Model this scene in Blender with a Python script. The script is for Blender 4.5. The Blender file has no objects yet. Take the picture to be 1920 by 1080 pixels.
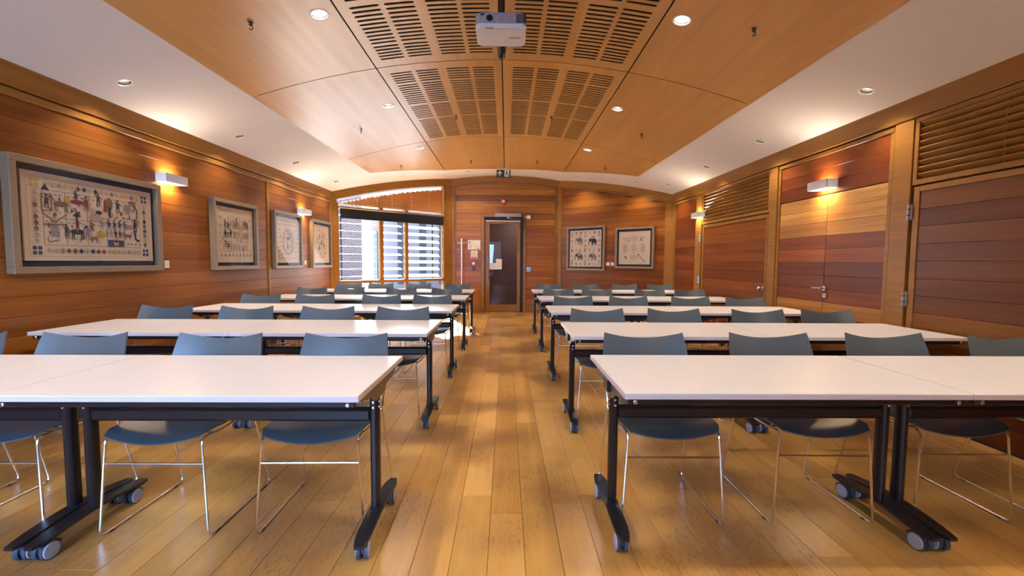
import bpy, math, random
from mathutils import Vector, Matrix
from mathutils.geometry import delaunay_2d_cdt
random.seed(7)
C = bpy.context.scene.collection
PI = math.pi

# ------------------------------------------------------------------ camera, world, exposure
EYE = 1.24
F_PX, YAW, PITCH, ROLL = 802.4, .014, .0619, .0065
def cam_axes():
    cy, sy = math.cos(YAW), math.sin(YAW)
    f = Vector((sy, cy, 0)); r = Vector((cy, -sy, 0)); u = Vector((0, 0, 1))
    cp, sp = math.cos(PITCH), math.sin(PITCH)
    f2 = f*cp - u*sp; u2 = u*cp + f*sp
    cr, sr = math.cos(ROLL), math.sin(ROLL)
    return r*cr + u2*sr, u2*cr - r*sr, f2
_r, _u, _f = cam_axes()
cd = bpy.data.cameras.new('camera'); cam = bpy.data.objects.new('camera', cd); C.objects.link(cam)
cd.sensor_width = 36; cd.lens = 36*F_PX/1920; cd.clip_start = .02; cd.clip_end = 200
cam.matrix_world = Matrix((( _r.x, _u.x, -_f.x, 0), (_r.y, _u.y, -_f.y, 0), (_r.z, _u.z, -_f.z, EYE), (0, 0, 0, 1)))
bpy.context.scene.camera = cam
sc = bpy.context.scene
sc.view_settings.view_transform = 'Standard'; sc.view_settings.look = 'None'
sc.view_settings.gamma = 1; sc.view_settings.use_curve_mapping = False
sc.view_settings.exposure = 0.68
w = bpy.data.worlds.new('sky'); sc.world = w; w.use_nodes = True
bg = w.node_tree.nodes['Background']; bg.inputs[0].default_value = (.62, .78, 1, 1); bg.inputs[1].default_value = 1.25
sd = bpy.data.lights.new('sun', 'SUN'); sun = bpy.data.objects.new('sun', sd); C.objects.link(sun)
sd.energy = 65; sd.angle = .05; sd.color = (1, .95, .88)
sun.rotation_euler = Vector((.85, -2.5, -1.75)).to_track_quat('-Z', 'Y').to_euler()
def area(name, loc, d, sx, sy, e, col):
    l = bpy.data.lights.new(name, 'AREA'); o = bpy.data.objects.new(name, l); C.objects.link(o)
    l.shape = 'RECTANGLE'; l.size = sx; l.size_y = sy; l.energy = e; l.color = col
    o.location = loc; o.rotation_euler = Vector(d).to_track_quat('-Z', 'Z').to_euler(); return o
# daylight entering by the windows behind the camera and by the far window
dw = area('daylight_front_window', (-1.9, -2.46, 1.6), (-.12, 1, -.32), 2.4, 1.4, 95, (.28, .52, 1)); dw.data.spread = math.radians(105)
area('daylight_far_window', (-2.27, 9.32, 1.45), (.668, -.744, -.1), 2.3, 1.2, 20, (.82, .90, 1))
WARM = (1, .74, .46); LAMP = (1, .88, .77)
SPOT_W = 60; COVE_W = 26; SCONCE_W = 2.6

# ------------------------------------------------------------------ node materials
def mat(name, col=(.5, .5, .5), rough=.5, metal=0, spec=.5, emit=None, es=0, coat=0):
    m = bpy.data.materials.new(name); m.use_nodes = True
    b = m.node_tree.nodes['Principled BSDF']
    b.inputs['Base Color'].default_value = (*col, 1); b.inputs['Roughness'].default_value = rough
    b.inputs['Metallic'].default_value = metal; b.inputs['Specular IOR Level'].default_value = spec
    b.inputs['Coat Weight'].default_value = coat
    if emit: b.inputs['Emission Color'].default_value = (*emit, 1); b.inputs['Emission Strength'].default_value = es
    return m
def noisy(name, col, rough, amt=.12, scale=30, **k):
    """plain material with faint procedural mottling"""
    m = mat(name, col, rough, **k); nt = m.node_tree; b = nt.nodes['Principled BSDF']
    n = nt.nodes.new('ShaderNodeTexNoise'); n.inputs['Scale'].default_value = scale; n.inputs['Detail'].default_value = 4
    tc = nt.nodes.new('ShaderNodeTexCoord'); nt.links.new(tc.outputs['Object'], n.inputs['Vector'])
    r = nt.nodes.new('ShaderNodeValToRGB'); nt.links.new(n.outputs['Fac'], r.inputs[0])
    r.color_ramp.elements[0].position = .3; r.color_ramp.elements[1].position = .7
    r.color_ramp.elements[0].color = (*[c*(1-amt) for c in col], 1); r.color_ramp.elements[1].color = (*[min(1, c*(1+amt)) for c in col], 1)
    nt.links.new(r.outputs[0], b.inputs['Base Color'])
    return m
def wood(name, stops, rough=.35, sc3=(.9, 16, 16), bump=.08, spec=.5, tone=.25, specks=False, coat=0, fig=1.0, rv=.03):
    m = bpy.data.materials.new(name); m.use_nodes = True; nt = m.node_tree; N = nt.nodes; L = nt.links
    b = N['Principled BSDF']; b.inputs['Specular IOR Level'].default_value = spec; b.inputs['Coat Weight'].default_value = coat
    b.inputs['Coat Roughness'].default_value = .18
    tc = N.new('ShaderNodeTexCoord'); oi = N.new('ShaderNodeObjectInfo')
    cmb = N.new('ShaderNodeCombineXYZ'); ml = N.new('ShaderNodeMath'); ml.operation = 'MULTIPLY'; ml.inputs[1].default_value = 37
    L.new(oi.outputs['Random'], ml.inputs[0]); [L.new(ml.outputs[0], cmb.inputs[i]) for i in range(3)]
    ad = N.new('ShaderNodeVectorMath'); L.new(tc.outputs['Object'], ad.inputs[0]); L.new(cmb.outputs[0], ad.inputs[1])
    mp = N.new('ShaderNodeMapping'); mp.inputs['Scale'].default_value = sc3; L.new(ad.outputs[0], mp.inputs[0])
    n1 = N.new('ShaderNodeTexNoise'); n1.inputs['Scale'].default_value = 1; n1.inputs['Detail'].default_value = 7
    n1.inputs['Roughness'].default_value = .62; n1.inputs['Distortion'].default_value = .7*fig; L.new(mp.outputs[0], n1.inputs['Vector'])
    mp2 = N.new('ShaderNodeMapping'); mp2.inputs['Scale'].default_value = tuple(s*.22+.3 for s in sc3); L.new(ad.outputs[0], mp2.inputs[0])
    n2 = N.new('ShaderNodeTexNoise'); n2.inputs['Scale'].default_value = 1; n2.inputs['Detail'].default_value = 3
    n2.inputs['Distortion'].default_value = 1.2*fig; L.new(mp2.outputs[0], n2.inputs['Vector'])
    mx = N.new('ShaderNodeMath'); mx.operation = 'ADD'; L.new(n1.outputs['Fac'], mx.inputs[0])
    m2 = N.new('ShaderNodeMath'); m2.operation = 'MULTIPLY'; m2.inputs[1].default_value = .75; L.new(n2.outputs['Fac'], m2.inputs[0]); L.new(m2.outputs[0], mx.inputs[1])
    m3 = N.new('ShaderNodeMath'); m3.operation = 'MULTIPLY_ADD'; m3.inputs[1].default_value = tone; L.new(oi.outputs['Random'], m3.inputs[0]); L.new(mx.outputs[0], m3.inputs[2])
    r = N.new('ShaderNodeValToRGB'); L.new(m3.outputs[0], r.inputs[0])
    e = r.color_ramp.elements; lo, hi = .50, 1.22
    mr = N.new('ShaderNodeMapRange'); mr.inputs[1].default_value = lo; mr.inputs[2].default_value = hi+tone*.5; L.new(m3.outputs[0], mr.inputs[0]); L.new(mr.outputs[0], r.inputs[0])
    e[0].color = (*stops[0], 1); e[1].color = (*stops[-1], 1)
    for i, s in enumerate(stops[1:-1]):
        x = e.new((i+1)/(len(stops)-1)); x.color = (*s, 1)
    mul = N.new('ShaderNodeMix'); mul.data_type = 'RGBA'; mul.blend_type = 'MULTIPLY'; mul.inputs[0].default_value = 1
    L.new(r.outputs[0], mul.inputs[6]); L.new(oi.outputs['Color'], mul.inputs[7]); out = mul.outputs[2]
    if specks:
        mp3 = N.new('ShaderNodeMapping'); mp3.inputs['Scale'].default_value = (14, 48, 48); L.new(ad.outputs[0], mp3.inputs[0])
        n3 = N.new('ShaderNodeTexNoise'); n3.inputs['Scale'].default_value = 1.6; n3.inputs['Detail'].default_value = 5; n3.inputs['Roughness'].default_value = .7; L.new(mp3.outputs[0], n3.inputs['Vector'])
        n4 = N.new('ShaderNodeTexNoise'); n4.inputs['Scale'].default_value = 1.3; n4.inputs['Detail'].default_value = 2
        geo = N.new('ShaderNodeNewGeometry'); L.new(geo.outputs['Position'], n4.inputs['Vector'])
        a = N.new('ShaderNodeMapRange'); a.inputs[1].default_value = .52; a.inputs[2].default_value = .62; L.new(n3.outputs['Fac'], a.inputs[0])
        b4 = N.new('ShaderNodeMapRange'); b4.inputs[1].default_value = .44; b4.inputs[2].default_value = .60; L.new(n4.outputs['Fac'], b4.inputs[0])
        mm = N.new('ShaderNodeMath'); mm.operation = 'MULTIPLY'; L.new(a.outputs[0], mm.inputs[0]); L.new(b4.outputs[0], mm.inputs[1])
        m5 = N.new('ShaderNodeMath'); m5.operation = 'MULTIPLY'; m5.inputs[1].default_value = 1; L.new(mm.outputs[0], m5.inputs[0])
        mix = N.new('ShaderNodeMix'); mix.data_type = 'RGBA'; L.new(m5.outputs[0], mix.inputs[0]); L.new(out, mix.inputs[6]); mix.inputs[7].default_value = (.12, .055, .02, 1)
        # worn, greyer film of dirt in patches
        mix2 = N.new('ShaderNodeMix'); mix2.data_type = 'RGBA'; m6 = N.new('ShaderNodeMath'); m6.operation = 'MULTIPLY'; m6.inputs[1].default_value = .8; L.new(b4.outputs[0], m6.inputs[0])
        L.new(m6.outputs[0], mix2.inputs[0]); L.new(mix.outputs[2], mix2.inputs[6]); mix2.inputs[7].default_value = (.22, .105, .034, 1)
        out = mix2.outputs[2]
    L.new(out, b.inputs['Base Color'])
    rr = N.new('ShaderNodeMapRange'); rr.inputs[1].default_value = .3; rr.inputs[2].default_value = .7; rr.inputs[3].default_value = rough-rv; rr.inputs[4].default_value = rough+rv
    L.new(n1.outputs['Fac'], rr.inputs[0]); L.new(rr.outputs[0], b.inputs['Roughness'])
    bp = N.new('ShaderNodeBump'); bp.inputs['Strength'].default_value = bump; bp.inputs['Distance'].default_value = .004
    L.new(n1.outputs['Fac'], bp.inputs['Height'])
    if bump > 0: L.new(bp.outputs[0], b.inputs['Normal'])
    return m
def glass_mat(name, tint=(1, 1, 1), refl=1.0, rough=.0):
    m = bpy.data.materials.new(name); m.use_nodes = True; nt = m.node_tree; N = nt.nodes; L = nt.links
    N.remove(N['Principled BSDF']); out = N['Material Output']
    t = N.new('ShaderNodeBsdfTransparent'); t.inputs[0].default_value = (*tint, 1)
    g = N.new('ShaderNodeBsdfGlossy'); g.inputs['Roughness'].default_value = rough
    fr = N.new('ShaderNodeFresnel'); fr.inputs[0].default_value = 1.5
    k = N.new('ShaderNodeMath'); k.operation = 'MULTIPLY'; k.inputs[1].default_value = refl; L.new(fr.outputs[0], k.inputs[0])
    mx = N.new('ShaderNodeMixShader'); L.new(k.outputs[0], mx.inputs[0]); L.new(t.outputs[0], mx.inputs[1]); L.new(g.outputs[0], mx.inputs[2])
    L.new(mx.outputs[0], out.inputs[0]); return m
def brick_mat():
    m = mat('far_brick', (.3, .3, .3), .85); nt = m.node_tree; N = nt.nodes; L = nt.links
    br = N.new('ShaderNodeTexBrick'); br.inputs['Color1'].default_value = (.17, .13, .17, 1); br.inputs['Color2'].default_value = (.24, .18, .21, 1)
    br.inputs['Mortar'].default_value = (.5, .52, .58, 1); br.inputs['Scale'].default_value = 1; br.inputs['Brick Width'].default_value = .16
    br.inputs['Row Height'].default_value = .055; br.inputs['Mortar Size'].default_value = .006
    tc = N.new('ShaderNodeTexCoord'); mp = N.new('ShaderNodeMapping'); mp.inputs['Rotation'].default_value = (PI/2, 0, 0)
    L.new(tc.outputs['Object'], mp.inputs[0]); L.new(mp.outputs[0], br.inputs['Vector']); L.new(br.outputs[0], N['Principled BSDF'].inputs['Base Color'])
    return m
def srgb(r, g, b):
    f = lambda c: (c/255/12.92 if c/255 <= .04045 else ((c/255+.055)/1.055)**2.4)
    return (f(r), f(g), f(b))
M = dict(
    board=wood('cedar_board', [(.085, .022, .004), (.175, .052, .008), (.25, .084, .013), (.33, .13, .024)], .36, (.55, 17, 17), .015, tone=.22, spec=.32, rv=.015),
    trim=wood('oak_trim', [(.205, .080, .011), (.28, .118, .018), (.35, .158, .029)], .38, (1.0, 26, 26), .015, tone=.12, spec=.35, rv=.015),
    veneer=wood('ceiling_veneer', [(.42, .20, .05), (.52, .265, .072), (.60, .325, .10)], .33, (11, .30, 11), 0, tone=.1, fig=.12, rv=0),
    plank=wood('floor_plank', [(.33, .145, .03), (.47, .235, .055), (.55, .295, .075), (.62, .35, .10)], .29, (1.3, 18, 18), 0, tone=.45, specks=True, fig=.4, rv=.008),
    slatw=wood('blind_wood', [(.30, .12, .03), (.48, .22, .07)], .4, (1, 20, 20), .03),
    corridor=wood('corridor_wood', [(.22, .13, .10), (.34, .21, .16)], .5, (1, 10, 10), .03),
    backing=noisy('dark_plenum', (.07, .026, .010), .9),
    white=noisy('ceiling_plaster', (.80, .76, .72), .85, .01, 3),
    whitem=noisy('white_enamel', (.85, .85, .85), .35, .02),
    core=noisy('wall_core', (.10, .05, .02), .9),
    black=noisy('black_skirting', (.012, .011, .012), .5),
    laminate=noisy('table_laminate', (.68, .64, .62), .28, .012, 14),
    edge=noisy('table_edge_band', (.60, .55, .54), .35, .03),
    steel=noisy('black_steel', (.009, .009, .012), .32, .15, 60),
    bracket=noisy('bracket_grey_metal', (.17, .15, .13), .34, .1, 40, metal=.55),
    chrome=mat('chrome', (.93, .94, .97), .22, 1),
    satin=mat('satin_metal', (.55, .55, .56), .32, 1),
    plastic=noisy('slate_blue_plastic', (.080, .100, .108), .30, .04, 50),
    tyre=noisy('caster_tyre', (.055, .065, .09), .5, .1),
    wheel=noisy('caster_grey', (.36, .38, .44), .45, .05),
    frame=noisy('frame_champagne', (.25, .175, .105), .40, .08, 60, metal=.15),
    navy=noisy('navy_mount', (.025, .03, .055), .8, .1),
    cloth=noisy('ecru_cloth', (.56, .44, .32), .9, .06, 160),
    cloth_pale=noisy('pale_cloth', (.62, .53, .42), .9, .05, 160),
    paper=noisy('paper', (.80, .78, .74), .8, .02),
    t_brown=mat('thread_brown', (.17, .10, .055), .9), t_black=mat('thread_black', (.03, .03, .04), .9),
    t_red=mat('thread_red', (.20, .035, .04), .9), t_yellow=mat('thread_yellow', (.44, .28, .05), .9),
    t_blue=mat('thread_blue', (.028, .042, .085), .9), t_tan=mat('thread_tan', (.40, .28, .18), .9), t_grey=mat('thread_grey', (.24, .20, .22), .9),
    red=mat('signal_red', (.55, .03, .02), .4), green=mat('exit_green', (.012, .045, .022), .5), signw=mat('sign_white', (.80, .74, .68), .5),
    ygreen=mat('notice_yellow', (.75, .75, .08), .6), leaf=mat('notice_green', (.10, .38, .12), .6),
    glass=glass_mat('window_glass', (.95, .97, .98), .7), pglass=glass_mat('picture_glass', (.98, .98, .98), .06), dglass=glass_mat('door_glass', (.75, .73, .75), .9),
    fabric=noisy('black_blind_fabric', (.008, .009, .013), .8), cable=mat('black_cable', (.015, .015, .015), .5),
    lamp=mat('lamp_glow', (1, 1, 1), .5, emit=(1, .92, .82), es=14), lampdim=mat('lamp_side_glow', (1, 1, 1), .5, emit=(1, .9, .8), es=1.2), sglow=mat('sconce_glow', (1, 1, 1), .5, emit=(1, .78, .50), es=14),
    reflector=mat('lamp_reflector', (.50, .48, .45), .25, 1), ring=mat('lamp_ring', (.78, .74, .70), .4),
    grey=noisy('projector_grey', (.36, .32, .32), .4), pwhite=noisy('projector_white', (.74, .71, .71), .4, .02), lens=mat('lens_glass', (.01, .008, .012), .08),
    pole=noisy('bronze_pole', (.10, .045, .022), .35, metal=.4), hook=mat('black_hook', (.02, .016, .012), .4),
    brick=brick_mat(), render=noisy('pale_render', (.22, .26, .34), .9, .04, 2), paving=noisy('paving', (.5, .5, .5), .9), shutter=mat('white_louvre', (.70, .76, .86), .5),
    orange=mat('orange_lamp_glow', (1, .5, .2), .6, emit=(1, .42, .15), es=2.5), darkwin=mat('dark_window', (.05, .07, .10), .2), bluep=mat('blue_paint', (.10, .22, .55), .5), cream=mat('cream_panel', (.80, .72, .52), .7),
    socket=mat('black_socket', (.02, .02, .02), .4),
)

# ------------------------------------------------------------------ mesh helpers
def link(name, me, parent=None, col=None):
    o = bpy.data.objects.new(name, me); C.objects.link(o)
    if parent: o.parent = parent
    if col: o.color = (*col, 1)
    return o
class MB:
    def __init__(s): s.v = []; s.f = []; s.m = []; s.sm = []; s.mats = []; s.nlow = 0
    def mi(s, m):
        if m not in s.mats: s.mats.append(m)
        return s.mats.index(m)
    def add(s, v, f, m, smooth=False):
        b = len(s.v); s.v += [tuple(p) for p in v]; k = s.mi(m)
        for q in f: s.f.append([b+i for i in q]); s.m.append(k); s.sm.append(smooth)
    def box(s, x0, x1, y0, y1, z0, z1, m, bev=0, T=None):
        if x0 > x1: x0, x1 = x1, x0
        if y0 > y1: y0, y1 = y1, y0
        if z0 > z1: z0, z1 = z1, z0
        if bev <= 0:
            v = [(x, y, z) for x in (x0, x1) for y in (y0, y1) for z in (z0, z1)]
            f = [(0, 1, 3, 2), (4, 6, 7, 5), (0, 4, 5, 1), (2, 3, 7, 6), (0, 2, 6, 4), (1, 5, 7, 3)]
        else:
            b = min(bev, (x1-x0)/2.01, (y1-y0)/2.01, (z1-z0)/2.01); v = []; idx = {}
            for i, x in enumerate((x0, x1)):
                for j, y in enumerate((y0, y1)):
                    for k, z in enumerate((z0, z1)):
                        dx = b*(1-2*i); dy = b*(1-2*j); dz = b*(1-2*k)
                        for a, p in enumerate(((x, y+dy, z+dz), (x+dx, y, z+dz), (x+dx, y+dy, z))):
                            idx[(i, j, k, a)] = len(v); v.append(p)
            f = []
            for i in (0, 1):
                q = [idx[(i, j, k, 0)] for j, k in ((0, 0), (1, 0), (1, 1), (0, 1))]; f.append(q if i else q[::-1])
                q = [idx[(j, i, k, 1)] for j, k in ((0, 0), (1, 0), (1, 1), (0, 1))]; f.append(q[::-1] if i else q)
                q = [idx[(j, k, i, 2)] for j, k in ((0, 0), (1, 0), (1, 1), (0, 1))]; f.append(q if i else q[::-1])
            for i in (0, 1):
                for j in (0, 1):
                    f.append([idx[(i, j, 0, 0)], idx[(i, j, 1, 0)], idx[(i, j, 1, 1)], idx[(i, j, 0, 1)]][::(1 if (i+j) % 2 else -1)])
                    f.append([idx[(i, 0, j, 0)], idx[(i, 1, j, 0)], idx[(i, 1, j, 2)], idx[(i, 0, j, 2)]][::(-1 if (i+j) % 2 else 1)])
                    f.append([idx[(0, i, j, 1)], idx[(1, i, j, 1)], idx[(1, i, j, 2)], idx[(0, i, j, 2)]][::(1 if (i+j) % 2 else -1)])
                    for k in (0, 1):
                        f.append([idx[(i, j, k, a)] for a in (0, 1, 2)][::(1 if (i+j+k) % 2 else -1)])
        if T: v = [T(p) for p in v]
        s.add(v, f, m)
    def prism(s, pts, n0, n1, m, axis='y', T=None):
        """extrude a closed 2-D outline along an axis"""
        k = len(pts)
        mk = {'y': lambda a, b, n: (a, n, b), 'z': lambda a, b, n: (a, b, n), 'x': lambda a, b, n: (n, a, b)}[axis]
        v = [mk(a, b, n0) for a, b in pts]+[mk(a, b, n1) for a, b in pts]
        if T: v = [T(p) for p in v]
        f = [list(range(k))[::-1], list(range(k, 2*k))]+[(i, (i+1) % k, (i+1) % k+k, i+k) for i in range(k)]
        s.add(v, f, m)
    def tube(s, pts, r, m, n=8, closed=False, rx=None):
        pts = [Vector(p) for p in pts]; k = len(pts); v = []; up = None
        for i, p in enumerate(pts):
            a = pts[(i-1) % k] if (i or closed) else p; b = pts[(i+1) % k] if (i < k-1 or closed) else p
            t = (b-a).normalized()
            if up is None: up = Vector((0, 0, 1)) if abs(t.z) < .9 else Vector((1, 0, 0))
            e = t.cross(up).normalized(); up = e.cross(t).normalized()
            for j in range(n):
                an = 2*PI*j/n; v.append(p+e*math.cos(an)*(rx or r)+up*math.sin(an)*r)
        f = []
        for i in range(k if closed else k-1):
            for j in range(n):
                a, b = i*n+j, i*n+(j+1) % n; c, d = ((i+1) % k)*n+(j+1) % n, ((i+1) % k)*n+j
                f.append((a, b, c, d))
        s.add(v, f, m, True)
        if not closed: s.add(v[:n], [list(range(n))[::-1]], m); s.add(v[-n:], [list(range(n))], m)
    def lathe(s, prof, c, ax, m, n=20, caps=True):
        """profile (radius, distance along ax)"""
        ax = Vector(ax).normalized(); e = ax.orthogonal().normalized(); g = ax.cross(e); c = Vector(c); v = []
        for r, h in prof:
            for j in range(n): an = 2*PI*j/n; v.append(c+ax*h+(e*math.cos(an)+g*math.sin(an))*r)
        f = [(i*n+j, i*n+(j+1) % n, (i+1)*n+(j+1) % n, (i+1)*n+j) for i in range(len(prof)-1) for j in range(n)]
        s.add(v, f, m, True)
        if caps:
            if prof[0][0] > 1e-4: s.add(v[:n], [list(range(n))[::-1]], m)
            if prof[-1][0] > 1e-4: s.add(v[-n:], [list(range(n))], m)
    def sheet(s, g, th, m, T=None):
        """closed curved sheet from a grid of points"""
        R, K = len(g), len(g[0]); P = [[Vector(p) for p in r] for r in g]; N = []
        for i in range(R):
            N.append([])
            for j in range(K):
                a = P[min(i+1, R-1)][j]-P[max(i-1, 0)][j]; b = P[i][min(j+1, K-1)]-P[i][max(j-1, 0)]
                q = a.cross(b); N[-1].append(q.normalized() if q.length > 1e-9 else Vector((0, 0, 1)))
        A = [P[i][j]+N[i][j]*th/2 for i in range(R) for j in range(K)]; B = [P[i][j]-N[i][j]*th/2 for i in range(R) for j in range(K)]
        q = R*K; f = []
        for i in range(R-1):
            for j in range(K-1):
                a = i*K+j; f.append((a, a+K, a+K+1, a+1)); f.append((q+a, q+a+1, q+a+K+1, q+a+K))
        for j in range(K-1): f.append((j, j+1, q+j+1, q+j)); a = (R-1)*K+j; f.append((a, q+a, q+a+1, a+1))
        for i in range(R-1): a = i*K; f.append((a, q+a, q+a+K, a+K)); a = i*K+K-1; f.append((a, a+K, q+a+K, q+a))
        s.add(A+B, f, m, True)
    def mesh(s, name, sharp=None):
        me = bpy.data.meshes.new(name); me.from_pydata(s.v, [], s.f)
        for x in s.mats: me.materials.append(x)
        me.polygons.foreach_set('material_index', s.m); me.polygons.foreach_set('use_smooth', s.sm)
        me.update()
        if s.nlow:      # vault plates: true normals of the arc on both skins
            fn = [tuple(p.normal) for p in me.polygons]; ln = []
            for i, f in enumerate(s.f):
                for j in f:
                    if i < 2*s.nlow:
                        d = Vector((2*.0636*(s.v[j][0]+.066), 0, 1)).normalized(); ln.append(tuple(-d if i < s.nlow else d))
                    else: ln.append(fn[i])
            me.normals_split_custom_set(ln); return me
        if sharp: me.set_sharp_from_angle(angle=sharp)
        return me
    def build(s, name, parent=None, sharp=.6, col=None):
        return link(name, s.mesh(name, sharp if any(s.sm) else None), parent, col)
def tag(o, label=None, cat=None, group=None, kind=None):
    if label: o['label'] = label
    if cat: o['category'] = cat
    if group: o['group'] = group
    if kind: o['kind'] = kind
    return o
def thing(name, label, cat, loc=(0, 0, 0), rz=0, group=None):
    o = bpy.data.objects.new(name, None); C.objects.link(o); o.location = loc; o.rotation_euler = (0, 0, rz); o.empty_display_size = .05
    return tag(o, label, cat, group)
def struct(name, mb=None, parent=None):
    o = mb.build(name, parent) if mb else bpy.data.objects.new(name, None)
    if not mb: C.objects.link(o); o.parent = parent
    if not parent: o['kind'] = 'structure'
    return o
KIDS = {}
def copy_tree(o, parent=None):
    c = o.copy(); C.objects.link(c)
    if parent: c.parent = parent
    for ch in o.children: copy_tree(ch, c)
    return c

# wall frames: local u along the wall, n outwards (negative = into the room), z up
class Wall:
    def __init__(s, org, ang): s.o = Vector((*org, 0)); s.a = ang; s.x = Vector((math.cos(ang), math.sin(ang), 0)); s.y = Vector((-math.sin(ang), math.cos(ang), 0))
    def p(s, u, n, z): return s.o+s.x*u+s.y*n+Vector((0, 0, z))
    def T(s, q): return s.p(*q)
    def piece(s, name, u0, u1, n0, n1, z0, z1, m, parent, bev=.003, col=None):
        """a box-shaped piece as its own object, local x along the wall"""
        u, n, z = (u0+u1)/2, (n0+n1)/2, (z0+z1)/2
        mb = MB(); mb.box(u0-u, u1-u, n0-n, n1-n, z0-z, z1-z, m, bev)
        o = mb.build(name, parent, col=col); o.location = s.p(u, n, z); o.rotation_euler = (0, 0, s.a)
        if parent and parent.type == 'EMPTY' and parent.location.length > 0: o.matrix_parent_inverse = Matrix()
        return o
    def poly(s, name, pts, n0, n1, m, parent, col=None):
        u = sum(a for a, b in pts)/len(pts); z = sum(b for a, b in pts)/len(pts)
        mb = MB(); mb.prism([(a-u, b-z) for a, b in pts], n0, n1, m)
        o = mb.build(name, parent, col=col); o.location = s.p(u, 0, z); o.rotation_euler = (0, 0, s.a); return o

# ------------------------------------------------------------------ room dimensions
XL, XR, YN, YC, YE = -3.43, 3.30, -2.5, 8.5, 10.4      # left, right, near wall, bay corner, door wall
XA, XB = -1.31, 1.27                                    # ends of the door wall
XM, ZC, KC = -.066, 3.29, .0636
def arc(x): return ZC-KC*(x-XM)**2
WL = Wall((XL, 0), PI/2); WR = Wall((XR, 0), -PI/2); WE = Wall((0, YE), 0); WF = Wall((0, YN), PI)
LF = math.hypot(XA-XL, YE-YC); WW = Wall((XL, YC), math.atan2(YE-YC, XA-XL))           # window facet, u 0..LF
RF = math.hypot(XR-XB, YE-YC); WP = Wall((XB, YE), math.atan2(YC-YE, XR-XB))           # picture facet, u 0..RF from the door wall

# ------------------------------------------------------------------ floor of planks
fb = MB(); fb.box(XL-.3, XR+.3, YN-.2, YE+.25, -.12, -.022, M['core'])
floor = struct('floor', fb)
PW = .155; x = -.07-22*PW; near = MB(); count = 0
while x < XR:
    a, b = max(x, XL-.01), min(x+PW, XR+.01)
    ymax = YE+.04 if XA-.05 < (a+b)/2 < XB+.05 else (YC+(YE-YC)*((a-XL)/(XA-XL) if a < 0 else (XR-b)/(XR-XB))+.16)
    ymax = min(max(ymax, YC+.05), YE+.04)
    if b-a > .01:
        y = -2.5-random.random()
        while y < ymax:
            y2 = min(y+random.uniform(1.25, 2.7), ymax)
            if ymax-y2 < .4: y2 = ymax
            t = random.uniform(.86, 1.08)
            if y2 < 1.15:
                near.box(a+.0006, b-.0006, max(y, YN), y2-.001, -.022, 0, M['plank'], .0012)
            else:
                mb = MB(); cx, cy = (a+b)/2, (y+y2)/2; L_, W_ = y2-y, b-a
                mb.box(-L_/2+.0008, L_/2-.0008, -W_/2+.0007, W_/2-.0007, -.022, 0, M['plank'], .0014)
                o = mb.build('floor_plank', floor, col=(t, t*random.uniform(.97, 1.02), t*random.uniform(.93, 1.04))); o.location = (cx, cy, 0); o.rotation_euler = (0, 0, PI/2); count += 1
            y = y2
    x += PW
nm = MB(); nm.v = [(v[1]*1, -v[0], v[2]) for v in near.v]; nm.f, nm.m, nm.sm, nm.mats = near.f, near.m, near.sm, near.mats
o = nm.build('floor_plank', floor); o.rotation_euler = (0, 0, PI/2); o['kind'] = 'stuff'

# ------------------------------------------------------------------ ceiling: one shallow vault, white margin round veneered panels
def vault(outer, holes, dz, th, m, step=.12, bottom_smooth=True, reg=None):
    """plate that follows the vault; outer / holes are 2-D loops"""
    pts = []; edges = []
    def loop(l):
        b = len(pts); pts.extend(l); edges.extend((b+i, b+(i+1) % len(l)) for i in range(len(l)))
    loop(outer); [loop(h) for h in holes]
    xs = [p[0] for p in outer]; ys = [p[1] for p in outer]; k = int((max(xs)-min(xs))/step)
    for i in range(1, k+1):
        xx = min(xs)+(max(xs)-min(xs))*i/(k+1); b = len(pts); pts += [(xx, min(ys)-.01), (xx, max(ys)+.01)]; edges.append((b, b+1))
    r = delaunay_2d_cdt([Vector(p) for p in pts], edges, [], 0, 1e-6)
    V, Fc = r[0], r[2]
    def inside(p, l):
        c = False; n = len(l); j = n-1
        for i in range(n):
            if (l[i][1] > p[1]) != (l[j][1] > p[1]) and p[0] < (l[j][0]-l[i][0])*(p[1]-l[i][1])/(l[j][1]-l[i][1])+l[i][0]: c = not c
            j = i
        return c
    boxes = [(min(q[0] for q in h), max(q[0] for q in h), min(q[1] for q in h), max(q[1] for q in h)) for h in holes]
    keep = []
    for f in Fc:
        cx = sum(V[i].x for i in f)/len(f); cy = sum(V[i].y for i in f)/len(f)
        if not inside((cx, cy), outer): continue
        bad = False
        for h, bb in zip(holes, boxes):
            if bb[0] < cx < bb[1] and bb[2] < cy < bb[3] and inside((cx, cy), h): bad = True; break
        if not bad: keep.append(list(f))
    n = len(V); v = [(p.x, p.y, arc(p.x)+dz) for p in V]+[(p.x, p.y, arc(p.x)+dz+th) for p in V]
    mb = MB(); cnt = {}
    low = []
    for f in keep:
        ar = sum(V[f[i]].x*V[f[(i+1) % len(f)]].y-V[f[(i+1) % len(f)]].x*V[f[i]].y for i in range(len(f)))
        g = f if ar < 0 else f[::-1]
        low.append(g)
        for i in range(len(g)): cnt[(g[i], g[(i+1) % len(g)])] = 1
    side = [(b, a, a+n, b+n) for (a, b) in cnt if (b, a) not in cnt]
    mb.add(v, low+[[i+n for i in g[::-1]] for g in low]+side, m, True); mb.nlow = len(low)
    return mb
def circ(cx, cy, r, n=18): return [(cx+r*math.cos(2*PI*i/n), cy+r*math.sin(2*PI*i/n)) for i in range(n)]
PX = [-2.572, -1.322, -.052, 1.231, 2.486]; PY = [-2.5, -.83, 1.82, 4.47, 7.125]
ENDY = {0: 8.18, 1: 9.33, 2: 9.615, 3: 9.35, 4: 8.19}
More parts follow.
